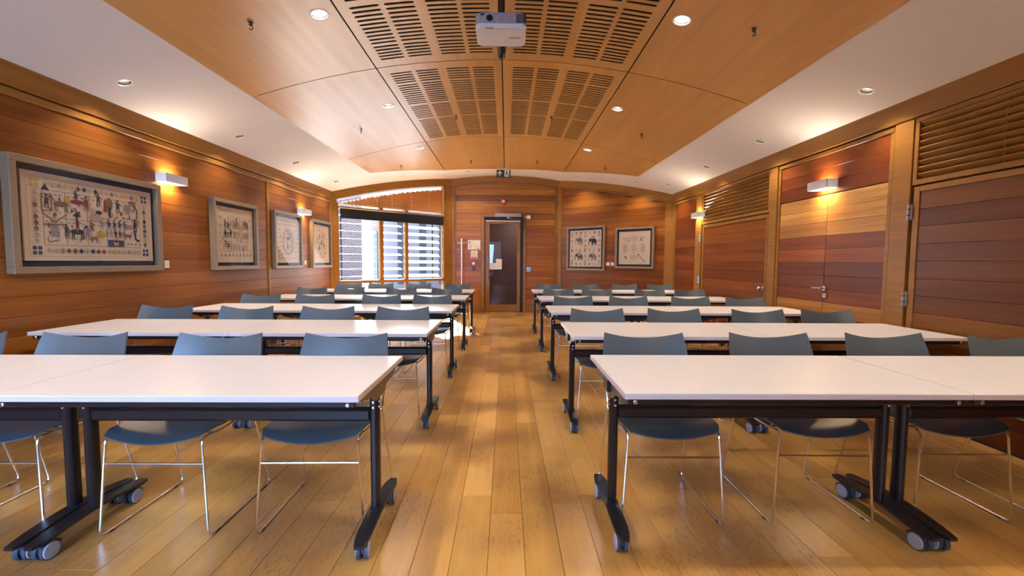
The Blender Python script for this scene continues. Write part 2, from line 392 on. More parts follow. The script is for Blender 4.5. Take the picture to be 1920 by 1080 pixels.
WOODL = [(-1.468, y) for y in (-.4, 1.54, 3.486, 5.445, 7.41)]+[(1.375, y) for y in (-.4, 1.54, 3.48, 5.44, 7.39)]
COVEL = [(-3.145, y) for y in (-.4, 1.6, 3.66, 5.18, 6.53, 8.03)]+[(3.015, y) for y in (-.4, 1.6, 3.645, 5.16, 6.53, 8.03)]
ENDL = [(2.578, 8.70), (1.554, 9.63), (-.87, 9.74)]
outer = [(XL-.1, YN-.05), (XR+.1, YN-.05), (XR+.1, YC+.05), (XB+.05, YE+.1), (XA-.05, YE+.1), (XL-.1, YC+.05)]
wh = [(PX[0]+.03, PY[0]-.02), (PX[4]-.03, PY[0]-.02)]+[(PX[4]-.03, ENDY[4]-.03), (PX[3], ENDY[3]-.05), (PX[2]+.3, ENDY[2]-.06), (PX[2], ENDY[2]-.05), (PX[2]-.3, ENDY[2]-.06), (PX[1], ENDY[1]-.05), (PX[0]+.03, ENDY[0]-.03)]
wh[0] = (wh[0][0], YN+.05); wh[1] = (wh[1][0], YN+.05)
ceiling = struct('ceiling', vault(outer, [wh]+[circ(*c, .047) for c in COVEL]+[circ(*c, .045) for c in ENDL], 0, .02, M['white']))
vault(outer, [], .09, .02, M['backing'], .3).build('ceiling_backing', ceiling)
def slot(x0, x1, y, h):
    r = h/2; s = r*.7
    return [(x0+r, y-r), (x1-r, y-r), (x1-r+s, y-s), (x1, y), (x1-r+s, y+s), (x1-r, y+r), (x0+r, y+r), (x0+r-s, y+s), (x0, y), (x0+r-s, y-s)]
BANDS = [(.17, .40, 5), (.48, 1.02, 10), (1.13, 1.55, 8), (1.65, 2.19, 10), (2.26, 2.49, 5)]
SX = {1: [(-1.232, -1.0), (-.962, -.728), (-.645, -.40), (-.372, -.141)], 2: [(.055, .287), (.319, .555), (.634, .872), (.903, 1.138)]}
g = .0065
for c in range(4):
    for r in range(5):
        x0, x1, y0 = PX[c]+(g if c else 0), PX[c+1]-(g if c < 3 else 0), PY[r]+g
        if r == 4:
            top = [(x1, ENDY[c+1]), (x0, ENDY[c])]
            if c == 1: top = [(x1, ENDY[2]), (PX[2]-.45, ENDY[2]-.05), (x0, ENDY[1])]
            if c == 2: top = [(x1, ENDY[3]), (PX[2]+.45, ENDY[2]-.05), (x0, ENDY[2])]
        else: top = [(x1, PY[r+1]-g), (x0, PY[r+1]-g)]
        holes = [circ(*p, .064) for p in WOODL if x0 < p[0] < x1 and y0 < p[1] < max(t[1] for t in top)]
        if c in (1, 2) and 1 <= r <= 3:
            for a, b in SX[c]:
                for s0, s1, k in BANDS:
                    for i in range(k): holes.append(slot(a, b, PY[r]+s0+(s1-s0)*i/(k-1), .030))
        t = random.uniform(.95, 1.05)
        vault([(x0, y0), (x1, y0)]+top, holes, -.012, .0045, M['veneer']).build('ceiling_panel', ceiling, col=(t, t, t))

# downlights: each a thing with ring, reflector and lamp; the light itself sits in the can
def downlight(x, y, r, label, group, watts, rz, lampm):
    z = arc(x)-(.012 if r > .06 else 0); nx = 2*KC*(x-XM); ax = Vector((nx, 0, 1)).normalized()
    t = thing('ceiling_downlight', label, 'downlight', (x, y, z), 0, group)
    a = MB(); a.lathe([(r*.93, .004), (r*.93, -.003), (r*1.13, -.003), (r*1.13, .0)], (0, 0, 0), ax, M['ring'], 28, False); a.build('trim_ring', t)
    a = MB(); a.lathe([(r*.94, 0), (r*.86, .02), (r*.78, .042)], (0, 0, 0), ax, M['reflector'], 28, False); a.build('reflector', t)
    a = MB(); a.lathe([(r*.99, .001), (r*.99, .058), (.001, .058)], (0, 0, 0), ax, M['hook'], 20, False); a.build('housing', t)
    a = MB(); a.lathe([(.001, .040), (r*.78, .040), (r*.78, .046), (.001, .046)], (0, 0, 0), ax, lampm, 24, False); a.build('lamp', t)
    l = bpy.data.lights.new('downlight_beam', 'SPOT'); o = bpy.data.objects.new('downlight_beam', l); C.objects.link(o); o.parent = t
    l.energy = watts; l.color = LAMP; l.spot_size = math.radians(rz); l.spot_blend = .7; l.shadow_soft_size = .035
    o.location = ax*.0-Vector((0, 0, .012))
for i, (x, y) in enumerate(WOODL):
    side = 'left' if x < 0 else 'right'; k = {1.54: 'just above the camera', 3.486: 'nearest', 3.48: 'nearest', 5.445: 'middle', 5.44: 'middle', 7.41: 'farthest', 7.39: 'farthest'}.get(y)
    lab = 'lit round downlight in the %s timber ceiling panels, %s of that row' % (side, k) if y > 3 else 'round downlight in the timber ceiling, %s column, %s the camera view' % (side, 'above' if y > 1 else 'behind')
    downlight(x, y, .066, lab, 'downlights in the timber ceiling', SPOT_W*(1.25 if y < 2 else 1), 125, M['lamp'])
for i, (x, y) in enumerate(COVEL):
    side = 'left' if x < 0 else 'right'; k = {3: 'nearest', 5: 'second', 6: 'third', 8: 'farthest'}.get(int(y))
    lab = 'small dark-rimmed downlight in the white ceiling over the %s wall, %s' % (side, k) if y > 3 else 'small downlight in the white %s ceiling margin, %s the camera view' % (side, 'above' if y > 1 else 'behind')
    downlight(x, y, .049, lab, 'small downlights in the white ceiling margin', COVE_W, 110, M['lampdim'])
for x, y, lab in ((-.87, 9.74, 'small downlight in the white ceiling left of the exit sign'), (2.578, 8.70, 'small downlight in the white ceiling above the two right-hand pictures'), (1.554, 9.63, 'small downlight in the white ceiling right of the exit sign')):
    downlight(x, y, .047, lab, 'small downlights in the white ceiling margin', COVE_W*1.3, 120, M['lampdim'])
for x, y, lab in ((-2.064, 9.017, 'flush white ceiling disc above the tall window blind'), (1.965, 9.009, 'flush white ceiling disc above the joint of door wall and picture wall'), (.338, 9.83, 'small flush white ceiling disc just right of the exit sign')):
    r = .045 if x > .3 and x < 1 else .09
    a = MB(); a.lathe([(.001, -.012), (r*.9, -.012), (r, -.006), (r, .002)], (0, 0, 0), (2*KC*(x-XM), 0, 1), M['ring'], 24, False)
    o = a.build('ceiling_disc'); o.location = (x, y, arc(x)); tag(o, lab, 'ceiling speaker')
# little black hooks under the panels
HK = [(-1.958, 3.409, 'left timber column, nearest'), (1.889, 3.37, 'right timber column, nearest'), (.66, 3.28, 'perforated panel right of the projector'), (-1.999, 6.017, 'left timber column, beside the second joint'), (-.706, 6.073, 'left perforated panel'),
      (.617, 6.062, 'right perforated panel'), (1.884, 6.084, 'right timber column, beside the second joint'), (-1.999, 8.255, 'left end of the far ceiling panels'), (-.717, 8.723, 'far panel left of the centre seam'),
      (.607, 8.706, 'far panel right of the centre seam'), (1.879, 8.256, 'right end of the far ceiling panels')]
for x, y, w_ in HK:
    z = arc(x)-.012
    t = thing('ceiling_hook', 'small black hook under the ceiling, '+w_, 'hook', (x, y, z), random.uniform(-.6, .6), 'black ceiling hooks')
    a = MB(); a.lathe([(.001, -.008), (.017, -.008), (.019, 0), (.001, 0)], (0, 0, 0), (0, 0, 1), M['hook'], 12, False); a.build('base_plate', t)
    a = MB(); a.tube([(0, 0, -.004), (0, 0, -.022), (.004, 0, -.032), (.014, 0, -.044), (.008, 0, -.056), (-.006, 0, -.056), (-.010, 0, -.046)], .004, M['hook'], 6)
    a.box(-.012, .012, -.004, .004, -.028, -.018, M['hook']); a.build('hook', t)

# ------------------------------------------------------------------ walls
def tone(): return random.choice([(1, 1, 1), (.88, .85, .82), (.94, .92, .9), (1.06, 1.05, 1), (.80, .74, .70), (1.0, .95, .88)])
def boards(W, par, u0, u1, z0, z1, top=None, pitch=.1385, cols=None, seg=None, n0=-.001, n1=.018, name='wall_board'):
    """horizontal boards from z1 downwards, each its own object"""
    z = z1; i = 0
    while z > z0+.01:
        zb = max(z-pitch, z0)
        if zb-z0 < .04: zb = z0
        cuts = [u0]
        if seg:
            u = u0+random.uniform(seg*.5, seg*1.2)
            while u < u1-.5: cuts.append(u); u += random.uniform(seg*.8, seg*1.3)
        cuts.append(u1); last = None
        for a, b in zip(cuts[:-1], cuts[1:]):
            cl = cols[min(i, len(cols)-1)] if cols else tone()
            if cols: j = random.uniform(.93, 1.07); cl = tuple(q*j for q in cl)
            if top is None: W.piece(name, a, b, n0, n1, zb+.0007, z-.0007, M['board'], par, .0016, cl)
            else:
                k = 8; pts = [(a+.0005, zb+.0015), (b-.0005, zb+.0015)]; up = []
                for q in range(k+1):
                    uu = b-.0005-(b-a-.001)*q/k; up.append((uu, min(z-.0015, top(uu))))
                if max(p[1] for p in up) < zb+.006: continue
                # keep only where the roof line clears the bottom edge
                val = [p for p in up if p[1] > zb+.004]
                if len(val) < len(up):
                    us = [p[0] for p in val]; lo, hi = min(us), max(us)
                    lo = a+.0005 if lo < a+(b-a)/k*.9 else lo-(b-a)/k*.4; hi = b-.0005 if hi > b-(b-a)/k*.9 else hi+(b-a)/k*.4
                    pts = [(lo, zb+.0015), (hi, zb+.0015)]; up = val
                W.poly(name, pts+up, n0, n1, M['board'], par, cl)
        z = zb; i += 1
def core(name, W, u0, u1, z1, top=None):
    mb = MB()
    if top:
        k = 10; pts = [(u0, -.1), (u1, -.1)]+[(u1-(u1-u0)*q/k, top(u1-(u1-u0)*q/k)+.2) for q in range(k+1)]
        mb.prism(pts, .019, .10, M['core'], T=W.T)
    else: mb.box(u0, u1, .019, .10, -.1, z1, M['core'], T=W.T)
    return struct(name, mb)
ZW = arc(XL)    # about 2.57
# left wall
wl = core('wall_left', WL, YN-.1, YC+.02, 2.75)
boards(WL, wl, YN, 2.4, .06, 2.352, seg=2.6); boards(WL, wl, 2.4, 6.215, .06, 2.352)
boards(WL, wl, 6.29, 8.40, .06, 2.352)
WL.piece('vertical_moulding', 6.217, 6.245, -.012, .018, .06, 2.352, M['trim'], wl); WL.piece('vertical_moulding', 6.252, 6.288, -.006, .018, .06, 2.352, M['trim'], wl)
WL.piece('wall_beam', YN, YC, -.028, .018, 2.42, 2.60, M['trim'], wl)
WL.piece('wall_moulding', YN, 8.40, -.016, .018, 2.354, 2.412, M['trim'], wl, .006)
WL.piece('corner_post', 8.40, 8.49, -.022, .018, 0, 2.412, M['trim'], wl)
s = MB(); s.box(YN, 8.40, -.004, .018, 0, .058, M['black'], T=WL.T); struct('baseboard_left', s)
# near wall behind the camera, with the window the blue daylight comes through
mb = MB()
for q in ((-3.4, .2, 0, .85), (-3.4, .2, 2.35, 3.5), (.2, 3.6, 0, 3.5), (-3.6, -3.15, .85, 2.35)): pass
for u0, u1, z0, z1 in ((-3.4, .25, -.1, 3.5), (3.15, 3.6, -.1, 3.5), (.25, 3.15, -.1, .85), (.25, 3.15, 2.35, 3.5)):
    mb.box(u0, u1, .0, .10, z0, z1, M['trim'], T=WF.T)
wf = struct('wall_front', mb)
mb = MB()
for u in (.25, 1.18, 2.13, 3.10): mb.box(u, u+.05, .02, .07, .85, 2.35, M['trim'], T=WF.T)
for z in (.85, 2.30): mb.box(.25, 3.15, .02, .07, z, z+.05, M['trim'], T=WF.T)
wn = struct('window_2', mb); mb = MB(); mb.box(.30, 3.10, .06, .064, .9, 2.3, M['glass'], T=WF.T); mb.build('window_pane', wn)

# right wall: everything in Y, so u = -Y
def R(y0, y1): return -y1, -y0
wr = core('wall_right', WR, -YC-.02, -YN+.1, 2.75)
PT = 'wall_post'
for a, b in ((8.385, 8.49), (7.205, 7.425), (5.205, 5.345), (3.475, 3.645), (1.44, 1.62)):
    WR.piece(PT, *R(a, b), -.022, .018, 0, 2.405, M['trim'], wr)
WR.piece('wall_beam', *R(YN, YC), -.028, .018, 2.412, 2.60, M['trim'], wr)
dk = (.62, .42, .38)
boards(WR, wr, *R(7.455, 8.355), .06, 2.352, cols=[(.8, .6, .5)]+[(.78, .55, .48), (.7, .48, .42)]*10)
boards(WR, wr, *R(YN, 1.44), .06, 2.352, seg=2.5)
for a, b in ((7.427, 7.453), (8.357, 8.383)): WR.piece('vertical_moulding', *R(a, b), -.010, .018, .06, 2.38, M['trim'], wr)
for a, b in ((7.427, 8.383), (5.19, 3.66)[::-1]): WR.piece('wall_moulding', *R(a, b), -.014, .018, 2.355, 2.40, M['trim'], wr, .006)
s = MB(); s.box(*R(YN, 8.38), -.002, .018, 0, .022, M['black'], T=WR.T)
struct('baseboard_right', s)
def louvre(y0, y1):
    mb = MB(); a, b = R(y0, y1)
    for q in ((a, b, 1.875, 1.915), (a, b, 2.372, 2.408)): mb.box(q[0], q[1], -.014, .018, q[2], q[3], M['trim'], .002, T=WR.T)
    for q in (a, b-.035): mb.box(q, q+.035, -.014, .018, 1.915, 2.372, M['trim'], .002, T=WR.T)
    lv = mb.build('louvre_frame', wr)
    k = 9
    for i in range(k):
        z = 1.945+i*(2.352-1.945)/(k-1)
        m_ = MB(); Ls = (b-a-.074)/2; ca, sa = math.cos(.75), math.sin(.75)
        m_.box(-Ls, Ls, -.0255, .0255, -.006, .006, M['trim'], .002, T=lambda p: (p[0], p[1]*ca+p[2]*sa, -p[1]*sa+p[2]*ca))
        o = m_.build('louvre_slat', lv); o.location = WR.p((a+b)/2, .012, z); o.rotation_euler = (0, 0, WR.a)
    for i in (1, 2): WR.piece('louvre_divider', a+(b-a)*i/3-.008, a+(b-a)*i/3+.008, .012, .05, 1.915, 2.372, M['trim'], lv)
    m_ = MB(); m_.box(a, b, .06, .066, 1.9, 2.4, M['black'], T=WR.T); m_.build('louvre_back', lv)
# the wall core is cut back behind the louvres so that they have depth
for v in wr.data.vertices: v.co.x += .05
louvre(5.35, 7.20); louvre(1.625, 3.47)
def hinge(par, y, z, h=.12):
    mb = MB(); c = WR.p(-y, -.028, z)
    mb.lathe([(.012, -h/2), (.012, h/2)], c, (0, 0, 1), M['satin'], 10)
    mb.lathe([(.014, -.003), (.014, .003)], c+Vector((0, 0, h*.2)), (0, 0, 1), M['steel'], 10)
    mb.lathe([(.014, -.003), (.014, .003)], c-Vector((0, 0, h*.2)), (0, 0, 1), M['steel'], 10)
    mb.box(-y-.022, -y+.022, -.024, -.017, z-h/2, z+h/2, M['satin'], T=WR.T)
    mb.build('hinge', par)
def leaf(name, y0, y1, ztop, cols, hy=None, stile=.05):
    d = struct(name); u0, u1 = R(y0, y1)
    WR.piece('door_stile', u0, u0+stile, -.010, .03, .02, ztop, M['trim'], d); WR.piece('door_stile', u1-stile, u1, -.010, .03, .02, ztop, M['trim'], d)
    WR.piece('door_rail', u0+stile, u1-stile, -.010, .03, ztop-.045, ztop, M['trim'], d)
    boards(WR, d, u0+stile, u1-stile, .02, ztop-.045, cols=cols, name='door_board')
    if hy is not None:
        for z in (1.66, .955, .25): hinge(d, hy, z)
    return d
d2 = leaf('door_2', 5.37, 7.18, 1.862, [(.98, .80, .62), (.92, .74, .58), (.86, .66, .52), (.86, .66, .5), (.66, .44, .38), (.86, .64, .48), (.98, .78, .58), (.74, .52, .44)], 7.235)
def knob(par, y, z, plate=False):
    mb = MB(); c = WR.p(-y, 0, z); ax = -WR.y
    mb.lathe([(.028, 0), (.028, .012), (.012, .014), (.012, .04), (.024, .045), (.026, .062), (.018, .070), (.001, .072)], c+ax*.008, ax, M['satin'], 16)
    mb.build('door_knob', par)
knob(d2, 5.43, .915)
mb = MB(); mb.box(-5.53-.016, -5.53+.016, -.014, -.008, .885, .945, M['satin'], .003, T=WR.T); mb.box(-5.536, -5.524, -.016, -.0135, .90, .925, M['socket'], T=WR.T); mb.build('keyhole_plate', d2)
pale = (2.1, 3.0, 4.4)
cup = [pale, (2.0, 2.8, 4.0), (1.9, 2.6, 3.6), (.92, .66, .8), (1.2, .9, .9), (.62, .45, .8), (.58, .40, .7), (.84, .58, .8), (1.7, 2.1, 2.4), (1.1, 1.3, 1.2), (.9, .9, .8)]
d3 = struct('door_3')
for a, b in ((4.40, 5.15), (3.70, 4.395)):
    boards(WR, d3, *R(a, b), .10, 1.945, cols=cup, name='door_board')
for a, b in ((5.155, 5.195), (3.655, 3.695)): WR.piece('door_frame', *R(a, b), -.012, .03, .02, 2.353, M['trim'], d3)
boards(WR, d3, *R(3.70, 5.15), 1.952, 2.352, cols=[(.80, .55, .42), (.70, .46, .38), (.72, .48, .40)], pitch=.134, name='upper_board')
mb = MB(); c = WR.p(-4.372, 0, .985); ax = -WR.y
mb.lathe([(.026, 0), (.026, .012), (.001, .012)], c+ax*.006, ax, M['satin'], 14); mb.lathe([(.009, .01), (.009, .05)], c+ax*.006, ax, M['satin'], 10)
mb.tube([c+ax*.052, c+ax*.056+Vector((0, .06, 0)), c+ax*.05+Vector((0, .125, -.004))], .010, M['satin'], 8); mb.build('lever_handle', d3)
mb = MB(); mb.lathe([(.026, 0), (.026, .012), (.014, .016), (.013, .022), (.001, .022)], WR.p(-4.36, 0, .91)+ax*.006, ax, M['satin'], 14); mb.build('lock_rose', d3)
d4 = leaf('door_4', 1.635, 3.455, 1.862, [(0.8, 0.77, 0.5), (0.55, 0.42, 0.38), (0.55, 0.43, 0.38), (0.64, 0.52, 0.44), (0.56, 0.43, 0.38), (0.54, 0.42, 0.38), (0.55, 0.43, 0.38), (0.83, 0.81, 0.44), (0.72, 0.61, 0.33), (0.5, 0.32, 0.17)], 3.468)
knob(d4, 1.70, .915)

# end wall, door facet
fA = lambda u: arc(u)-.155
we = MB()
for u0, u1 in ((XA-.05, -.60), (.47, XB+.05)): we.box(u0, u1, .019, .12, -.1, 3.4, M['core'], T=WE.T)
we.box(-.60, .47, .019, .12, 2.38, 3.4, M['core'], T=WE.T)
we = struct('wall_back', we)
def arcstrip(name, W, xs, u0, u1, t0, t1, n0, n1, m, par, k=16):
    pts = [(u0+(u1-u0)*i/k, arc(xs(u0+(u1-u0)*i/k))+t0) for i in range(k+1)]
    pts += [(a, arc(xs(a))+t1) for a, b in pts[::-1]]
    return W.poly(name, pts, n0, n1, m, par)
arcstrip('wall_beam', WE, lambda u: u, XA, XB, -.16, .02, -.022, .018, M['trim'], we)
arcstrip('wall_moulding', WE, lambda u: u, -1.24, 1.19, -.195, -.166, -.012, .018, M['trim'], we)
for a, b in ((-1.30, -1.245), (1.20, 1.262)): WE.poly('wall_post', [(a, 0), (b, 0), (b, arc(b)-.165), (a, arc(a)-.165)], -.02, .018, M['trim'], we)
for a, b in ((-1.238, -1.214), (1.168, 1.192)): WE.poly('vertical_moulding', [(a, .10), (b, .10), (b, arc(b)-.2), (a, arc(a)-.2)], -.010, .018, M['trim'], we)
tpE = lambda u: arc(u)-.197
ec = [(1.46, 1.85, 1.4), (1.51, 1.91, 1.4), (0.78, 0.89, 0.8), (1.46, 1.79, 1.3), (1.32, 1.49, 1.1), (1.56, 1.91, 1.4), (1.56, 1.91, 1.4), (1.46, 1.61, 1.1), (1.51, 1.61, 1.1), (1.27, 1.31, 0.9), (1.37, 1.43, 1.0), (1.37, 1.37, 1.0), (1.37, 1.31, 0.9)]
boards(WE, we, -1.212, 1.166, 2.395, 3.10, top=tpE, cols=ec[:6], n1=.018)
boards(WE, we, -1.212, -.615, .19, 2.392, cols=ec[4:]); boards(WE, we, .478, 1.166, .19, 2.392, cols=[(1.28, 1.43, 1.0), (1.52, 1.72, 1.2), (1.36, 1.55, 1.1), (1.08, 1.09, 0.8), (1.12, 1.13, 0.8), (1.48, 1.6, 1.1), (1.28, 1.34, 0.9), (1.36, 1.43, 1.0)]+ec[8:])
for a, b in ((-1.245, -.615), (.478, 1.198)): WE.piece('skirting_rail', a, b, -.012, .018, 0, .188, M['trim'], we)
# glazed door
d1 = struct('door_1')
for a, b in ((-.612, -.532), (.412, .476)): WE.piece('door_jamb', a, b, -.020, .12, 0, 2.305, M['trim'], d1)
WE.piece('door_head', -.612, .476, -.020, .12, 2.306, 2.392, M['trim'], d1)
WE.piece('door_stop', -.532, .412, .04, .11, 2.225, 2.304, M['black'], d1)
WE.piece('door_track', -.505, .335, .005, .04, 2.205, 2.225, M['whitem'], d1)
WE.piece('door_stile', -.508, -.404, .03, .07, .022, 2.195, M['trim'], d1); WE.piece('door_stile', .266, .343, .03, .07, .022, 2.195, M['trim'], d1)
WE.piece('door_rail', -.404, .266, .03, .07, .022, .185, M['trim'], d1); WE.piece('door_rail', -.404, .266, .03, .07, 2.15, 2.195, M['trim'], d1)
WE.piece('glass_pane', -.404, .266, .045, .051, .185, 2.15, M['dglass'], d1, 0)
mb = MB(); mb.tube([WE.p(-.442, -.03, .76), WE.p(-.442, -.03, 1.50)], .012, M['chrome'], 10)
for z in (.85, 1.41): mb.tube([WE.p(-.442, -.03, z), WE.p(-.442, .03, z)], .008, M['chrome'], 8)
mb.build('pull_handle', d1)
WE.piece('door_gap_shade', .345, .41, .05, .09, .0, 2.22, M['black'], d1)  # gap between leaf and jamb, its shade put in as a black strip
t = thing('door_closer', 'grey metal door closer box above the glazed door', 'door closer', WE.p(.04, 0, 2.34), 0)
mb = MB(); mb.box(-.315, .315, -.085, -.02, -.035, .05, M['grey'], .006); mb.build('closer_case', t)
mb = MB(); mb.box(-.02, .02, -.08, -.03, -.075, -.035, M['satin'], .004); mb.tube([(0, -.055, -.07), (.18, -.05, -.085), (.33, -.03, -.09)], .008, M['satin'], 8); mb.build('closer_arm', t)
# corridor behind the glass
mb = MB(); mb.box(-1.6, 1.6, 11.9, 11.95, -.05, 2.6, M['corridor']); mb.box(-1.6, -1.55, 10.55, 11.9, -.05, 2.6, M['render']); mb.box(1.55, 1.6, 10.55, 11.9, -.05, 2.6, M['corridor'])
mb.box(-1.6, 1.6, 10.52, 11.95, 2.6, 2.65, M['render']); mb.box(-1.6, 1.6, 10.4, 11.95, -.1, -.05+.048, M['corridor']); struct('wall_corridor', mb)
area('corridor_light', (.4, 11.2, 2.55), (0, 0, -1), .6, .6, 9, (1, .85, .75))

# picture facet
fx = lambda u: XB+(XR-XB)*u/RF
wp = core('wall_back_right', WP, -.02, RF+.02, 3.2, lambda u: arc(fx(u)))
arcstrip('wall_beam', WP, fx, 0, RF, -.15, .02, -.022, .018, M['trim'], wp)
for a, b in ((.0, .06), (RF-.13, RF)): WP.poly('wall_post', [(a, 0), (b, 0), (b, arc(fx(b))-.152), (a, arc(fx(a))-.152)], -.02, .018, M['trim'], wp)
for a, b in ((.062, .088), (RF-.158, RF-.132)): WP.poly('vertical_moulding', [(a, .06), (b, .06), (b, arc(fx(b))-.16), (a, arc(fx(a))-.16)], -.010, .018, M['trim'], wp)
arcstrip('wall_moulding', WP, fx, .09, RF-.16, -.185, -.155, -.010, .018, M['trim'], wp)
boards(WP, wp, .09, RF-.16, .06, 3.05, top=lambda u: arc(fx(u))-.19, cols=[(1.08, 1.04, 0.7), (1.02, 0.98, 0.66), (0.98, 0.91, 0.6), (1.06, 1.03, 0.68), (1.02, 0.98, 0.62), (0.92, 0.84, 0.55), (1.02, 0.98, 0.64), (0.89, 0.74, 0.5), (1.02, 0.93, 0.6), (0.92, 0.76, 0.52), (0.86, 0.71, 0.5), (0.67, 0.52, 0.38), (0.98, 0.81, 0.5), (0.93, 0.76, 0.5), (0.8, 0.64, 0.44), (0.78, 0.61, 0.44)])
s = MB(); s.box(.06, RF-.13, -.004, .018, 0, .058, M['black'], T=WP.T); struct('baseboard_back', s)

# window facet
wx = lambda u: XL+(XA-XL)*u/LF
mb = MB(); mb.box(-.02, .10, .019, .12, -.1, 3.0, M['core'], T=WW.T); mb.box(2.62, LF+.02, .019, .12, -.1, 3.4, M['core'], T=WW.T); mb.box(.10, 2.62, .019, .12, -.1, .16, M['core'], T=WW.T)
k = 10; pts = [(.10+2.52*i/k, arc(wx(.10+2.52*i/k))-.13) for i in range(k+1)]; mb.prism(pts+[(a, b+.4) for a, b in pts[::-1]], .019, .12, M['core'], T=WW.T)
ww = struct('wall_back_left', mb)
arcstrip('wall_beam', WW, wx, 0, LF, -.155, .02, -.022, .018, M['trim'], ww)
WW.piece('wall_post', .0, .108, -.02, .018, 0, arc(wx(.1))-.157, M['trim'], ww)
WW.poly('wall_post', [(2.69, 0), (LF-.002, 0), (LF-.002, arc(wx(LF))-.16), (2.69, arc(wx(2.69))-.16)], -.02, .018, M['trim'], ww)
WW.piece('skirting_rail', .108, 2.69, -.012, .018, 0, .17, M['trim'], ww)
win = struct('window_1')
WW.piece('window_frame', .108, .140, -.01, .10, .17, 2.38, M['trim'], win)
WW.poly('window_frame', [(2.60, .17), (2.688, .17), (2.688, arc(wx(2.69))-.17), (2.60, arc(wx(2.60))-.17)], -.012, .10, M['trim'], win)
WW.piece('window_mullion', 1.005, 1.085, -.005, .09, .17, 2.50, M['trim'], win); WW.piece('window_mullion', 1.602, 1.675, -.005, .09, .17, 2.60, M['trim'], win)
WW.piece('window_sill', .140, 2.60, -.03, .09, .775, .832, M['trim'], win); WW.piece('window_rail', .140, 2.60, -.0, .09, .17, .22, M['trim'], win)
arcstrip('window_frame', WW, wx, .14, 2.60, -.185, -.158, -.008, .10, M['whitem'], win)
for a, b in ((.14, 1.005), (1.085, 1.602), (1.675, 2.60)):
    WW.piece('window_pane', a, b, .05, .056, .832, 2.32, M['glass'], win, 0); WW.piece('window_pane', a, b, .05, .056, .22, .775, M['glass'], win, 0)
pts = [(.14+2.46*i/12, arc(wx(.14+2.46*i/12))-.186) for i in range(13)]; WW.poly('window_pane', [(.14, 2.325), (2.60, 2.325)]+pts[::-1], .05, .056, M['glass'], win)
# louvre blades outside the glass
for pane, (a, b) in enumerate(((.15, 1.0), (1.09, 1.60), (1.68, 2.595))):
    for i in range(10):
        z = .90+i*.158
        if z > 2.25: break
        tl = (.0, .35, .55)[pane]; d_ = (.05, .05, .06)[pane]; ca, sa = math.cos(tl), math.sin(tl)
        m_ = MB(); Lh = (b-a)/2; m_.box(-Lh, Lh, -d_, d_, -.004, .004, M['shutter'], T=lambda p: (p[0], p[1]*ca-p[2]*sa, p[2]*ca+p[1]*sa))
        o = m_.build('louvre_blade', win); o.location = WW.p((a+b)/2, .20, z); o.rotation_euler = (0, 0, WW.a)
m_ = MB()
for u in (.28, 2.46): m_.box(u-.012, u+.012, .25, .27, .83, 2.3, M['steel'], T=WW.T)
m_.build('louvre_bar', win)
# timber venetian blind in the arched head
vb = thing('venetian_blind', 'closed timber venetian blind filling the arched window head', 'blind', WW.p(1.4, -.01, 2.33), WW.a)
m_ = MB(); z = .035
while z < .75:
    # left end follows the arch, stopping short and leaving a bright gap
    lo = None
    for i in range(60):
        u = .15+2.42*i/59
        if arc(wx(u))-.25 > 2.33+z: lo = u; break
    if lo is None: break
    m_.box(lo-1.4, 2.575-1.4, -.0138, .0138, -.0012, .0012, M['slatw'], T=lambda p, z=z: (p[0], p[1]*.34+p[2]*.94, z-p[1]*.94+p[2]*.34))
    z += .0235
o = m_.build('blind_slat', vb); o['kind'] = 'stuff'
m_ = MB()
for u in (.45, .95, 1.28, 1.75, 2.2): m_.tube([(u-1.4, -.016, 0), (u-1.4, -.016, arc(wx(u))-.19-2.33)], .0018, M['paper'], 5)
m_.tube([(2.55-1.4, -.02, .70), (2.555-1.4, -.025, .02)], .004, M['cable'], 6)
o = m_.build('blind_cord', vb); o['kind'] = 'stuff'
rb = thing('roller_blind', 'black roller blind rolled up under a silver rail at the window', 'blind', WW.p(1.37, -.03, 2.28), WW.a)
m_ = MB(); m_.box(-1.245, 1.245, -.045, .028, -.012, .030, M['satin'], .008); m_.build('blind_rail', rb)
m_ = MB(); m_.box(-1.215, 1.20, -.030, -.024, -.185, -.012, M['fabric'], .001); m_.box(-1.215, 1.20, -.036, -.018, -.205, -.183, M['fabric'], .004); m_.tube([(-1.2, -.01, -.035), (1.2, -.01, -.035)], .022, M['fabric'], 10); m_.build('blind_fabric', rb)

# outside: brick wing, pale building with white shutters, paving
mb = MB(); mb.box(-14, 8, 10.6, 40, -.2, -.05, M['paving']); mb.box(-14, -3.8, 6, 10.6, -.2, -.05, M['paving'])
o = tag(mb.build('courtyard_paving'), kind='structure')
t = thing('brick_wing', 'dark brick wing seen through the left window pane', 'building', (-6.2, 14.6, -.05), .40)
mb = MB(); mb.box(-1.6, 1.25, 0, .3, 0, 4.0, M['brick']); mb.build('brick_wall', t); mb = MB(); mb.box(-1.7, 1.3, -.1, .4, 4.0, 4.12, M['whitem']); mb.build('coping', t)
t = thing('pale_building', 'pale rendered building with white louvred windows across the courtyard', 'building', (-2.9, 16.5, -.05))
mb = MB(); mb.box(-2.6, 3.2, 0, .4, 0, 3.2, M['render']); mb.build('rendered_wall', t)
mb = MB(); mb.box(-2.6, 3.2, -1.0, .4, 3.2, 3.32, M['whitem']); mb.build('canopy', t)
mb = MB(); mb.box(-2.42, -2.15, -.03, 0, 0, 2.2, M['cream']); mb.build('door', t)
mb = MB(); mb.box(-2.12, -2.02, -.06, 0, .3, 2.4, M['bluep']); mb.build('downpipe', t)
mb = MB(); mb.lathe([(.001, 0), (.16, 0), (.20, .10), (.001, .16)], (-2.25, -.14, 2.30), (0, 0, 1), M['orange'], 16); mb.build('wall_lantern', t)
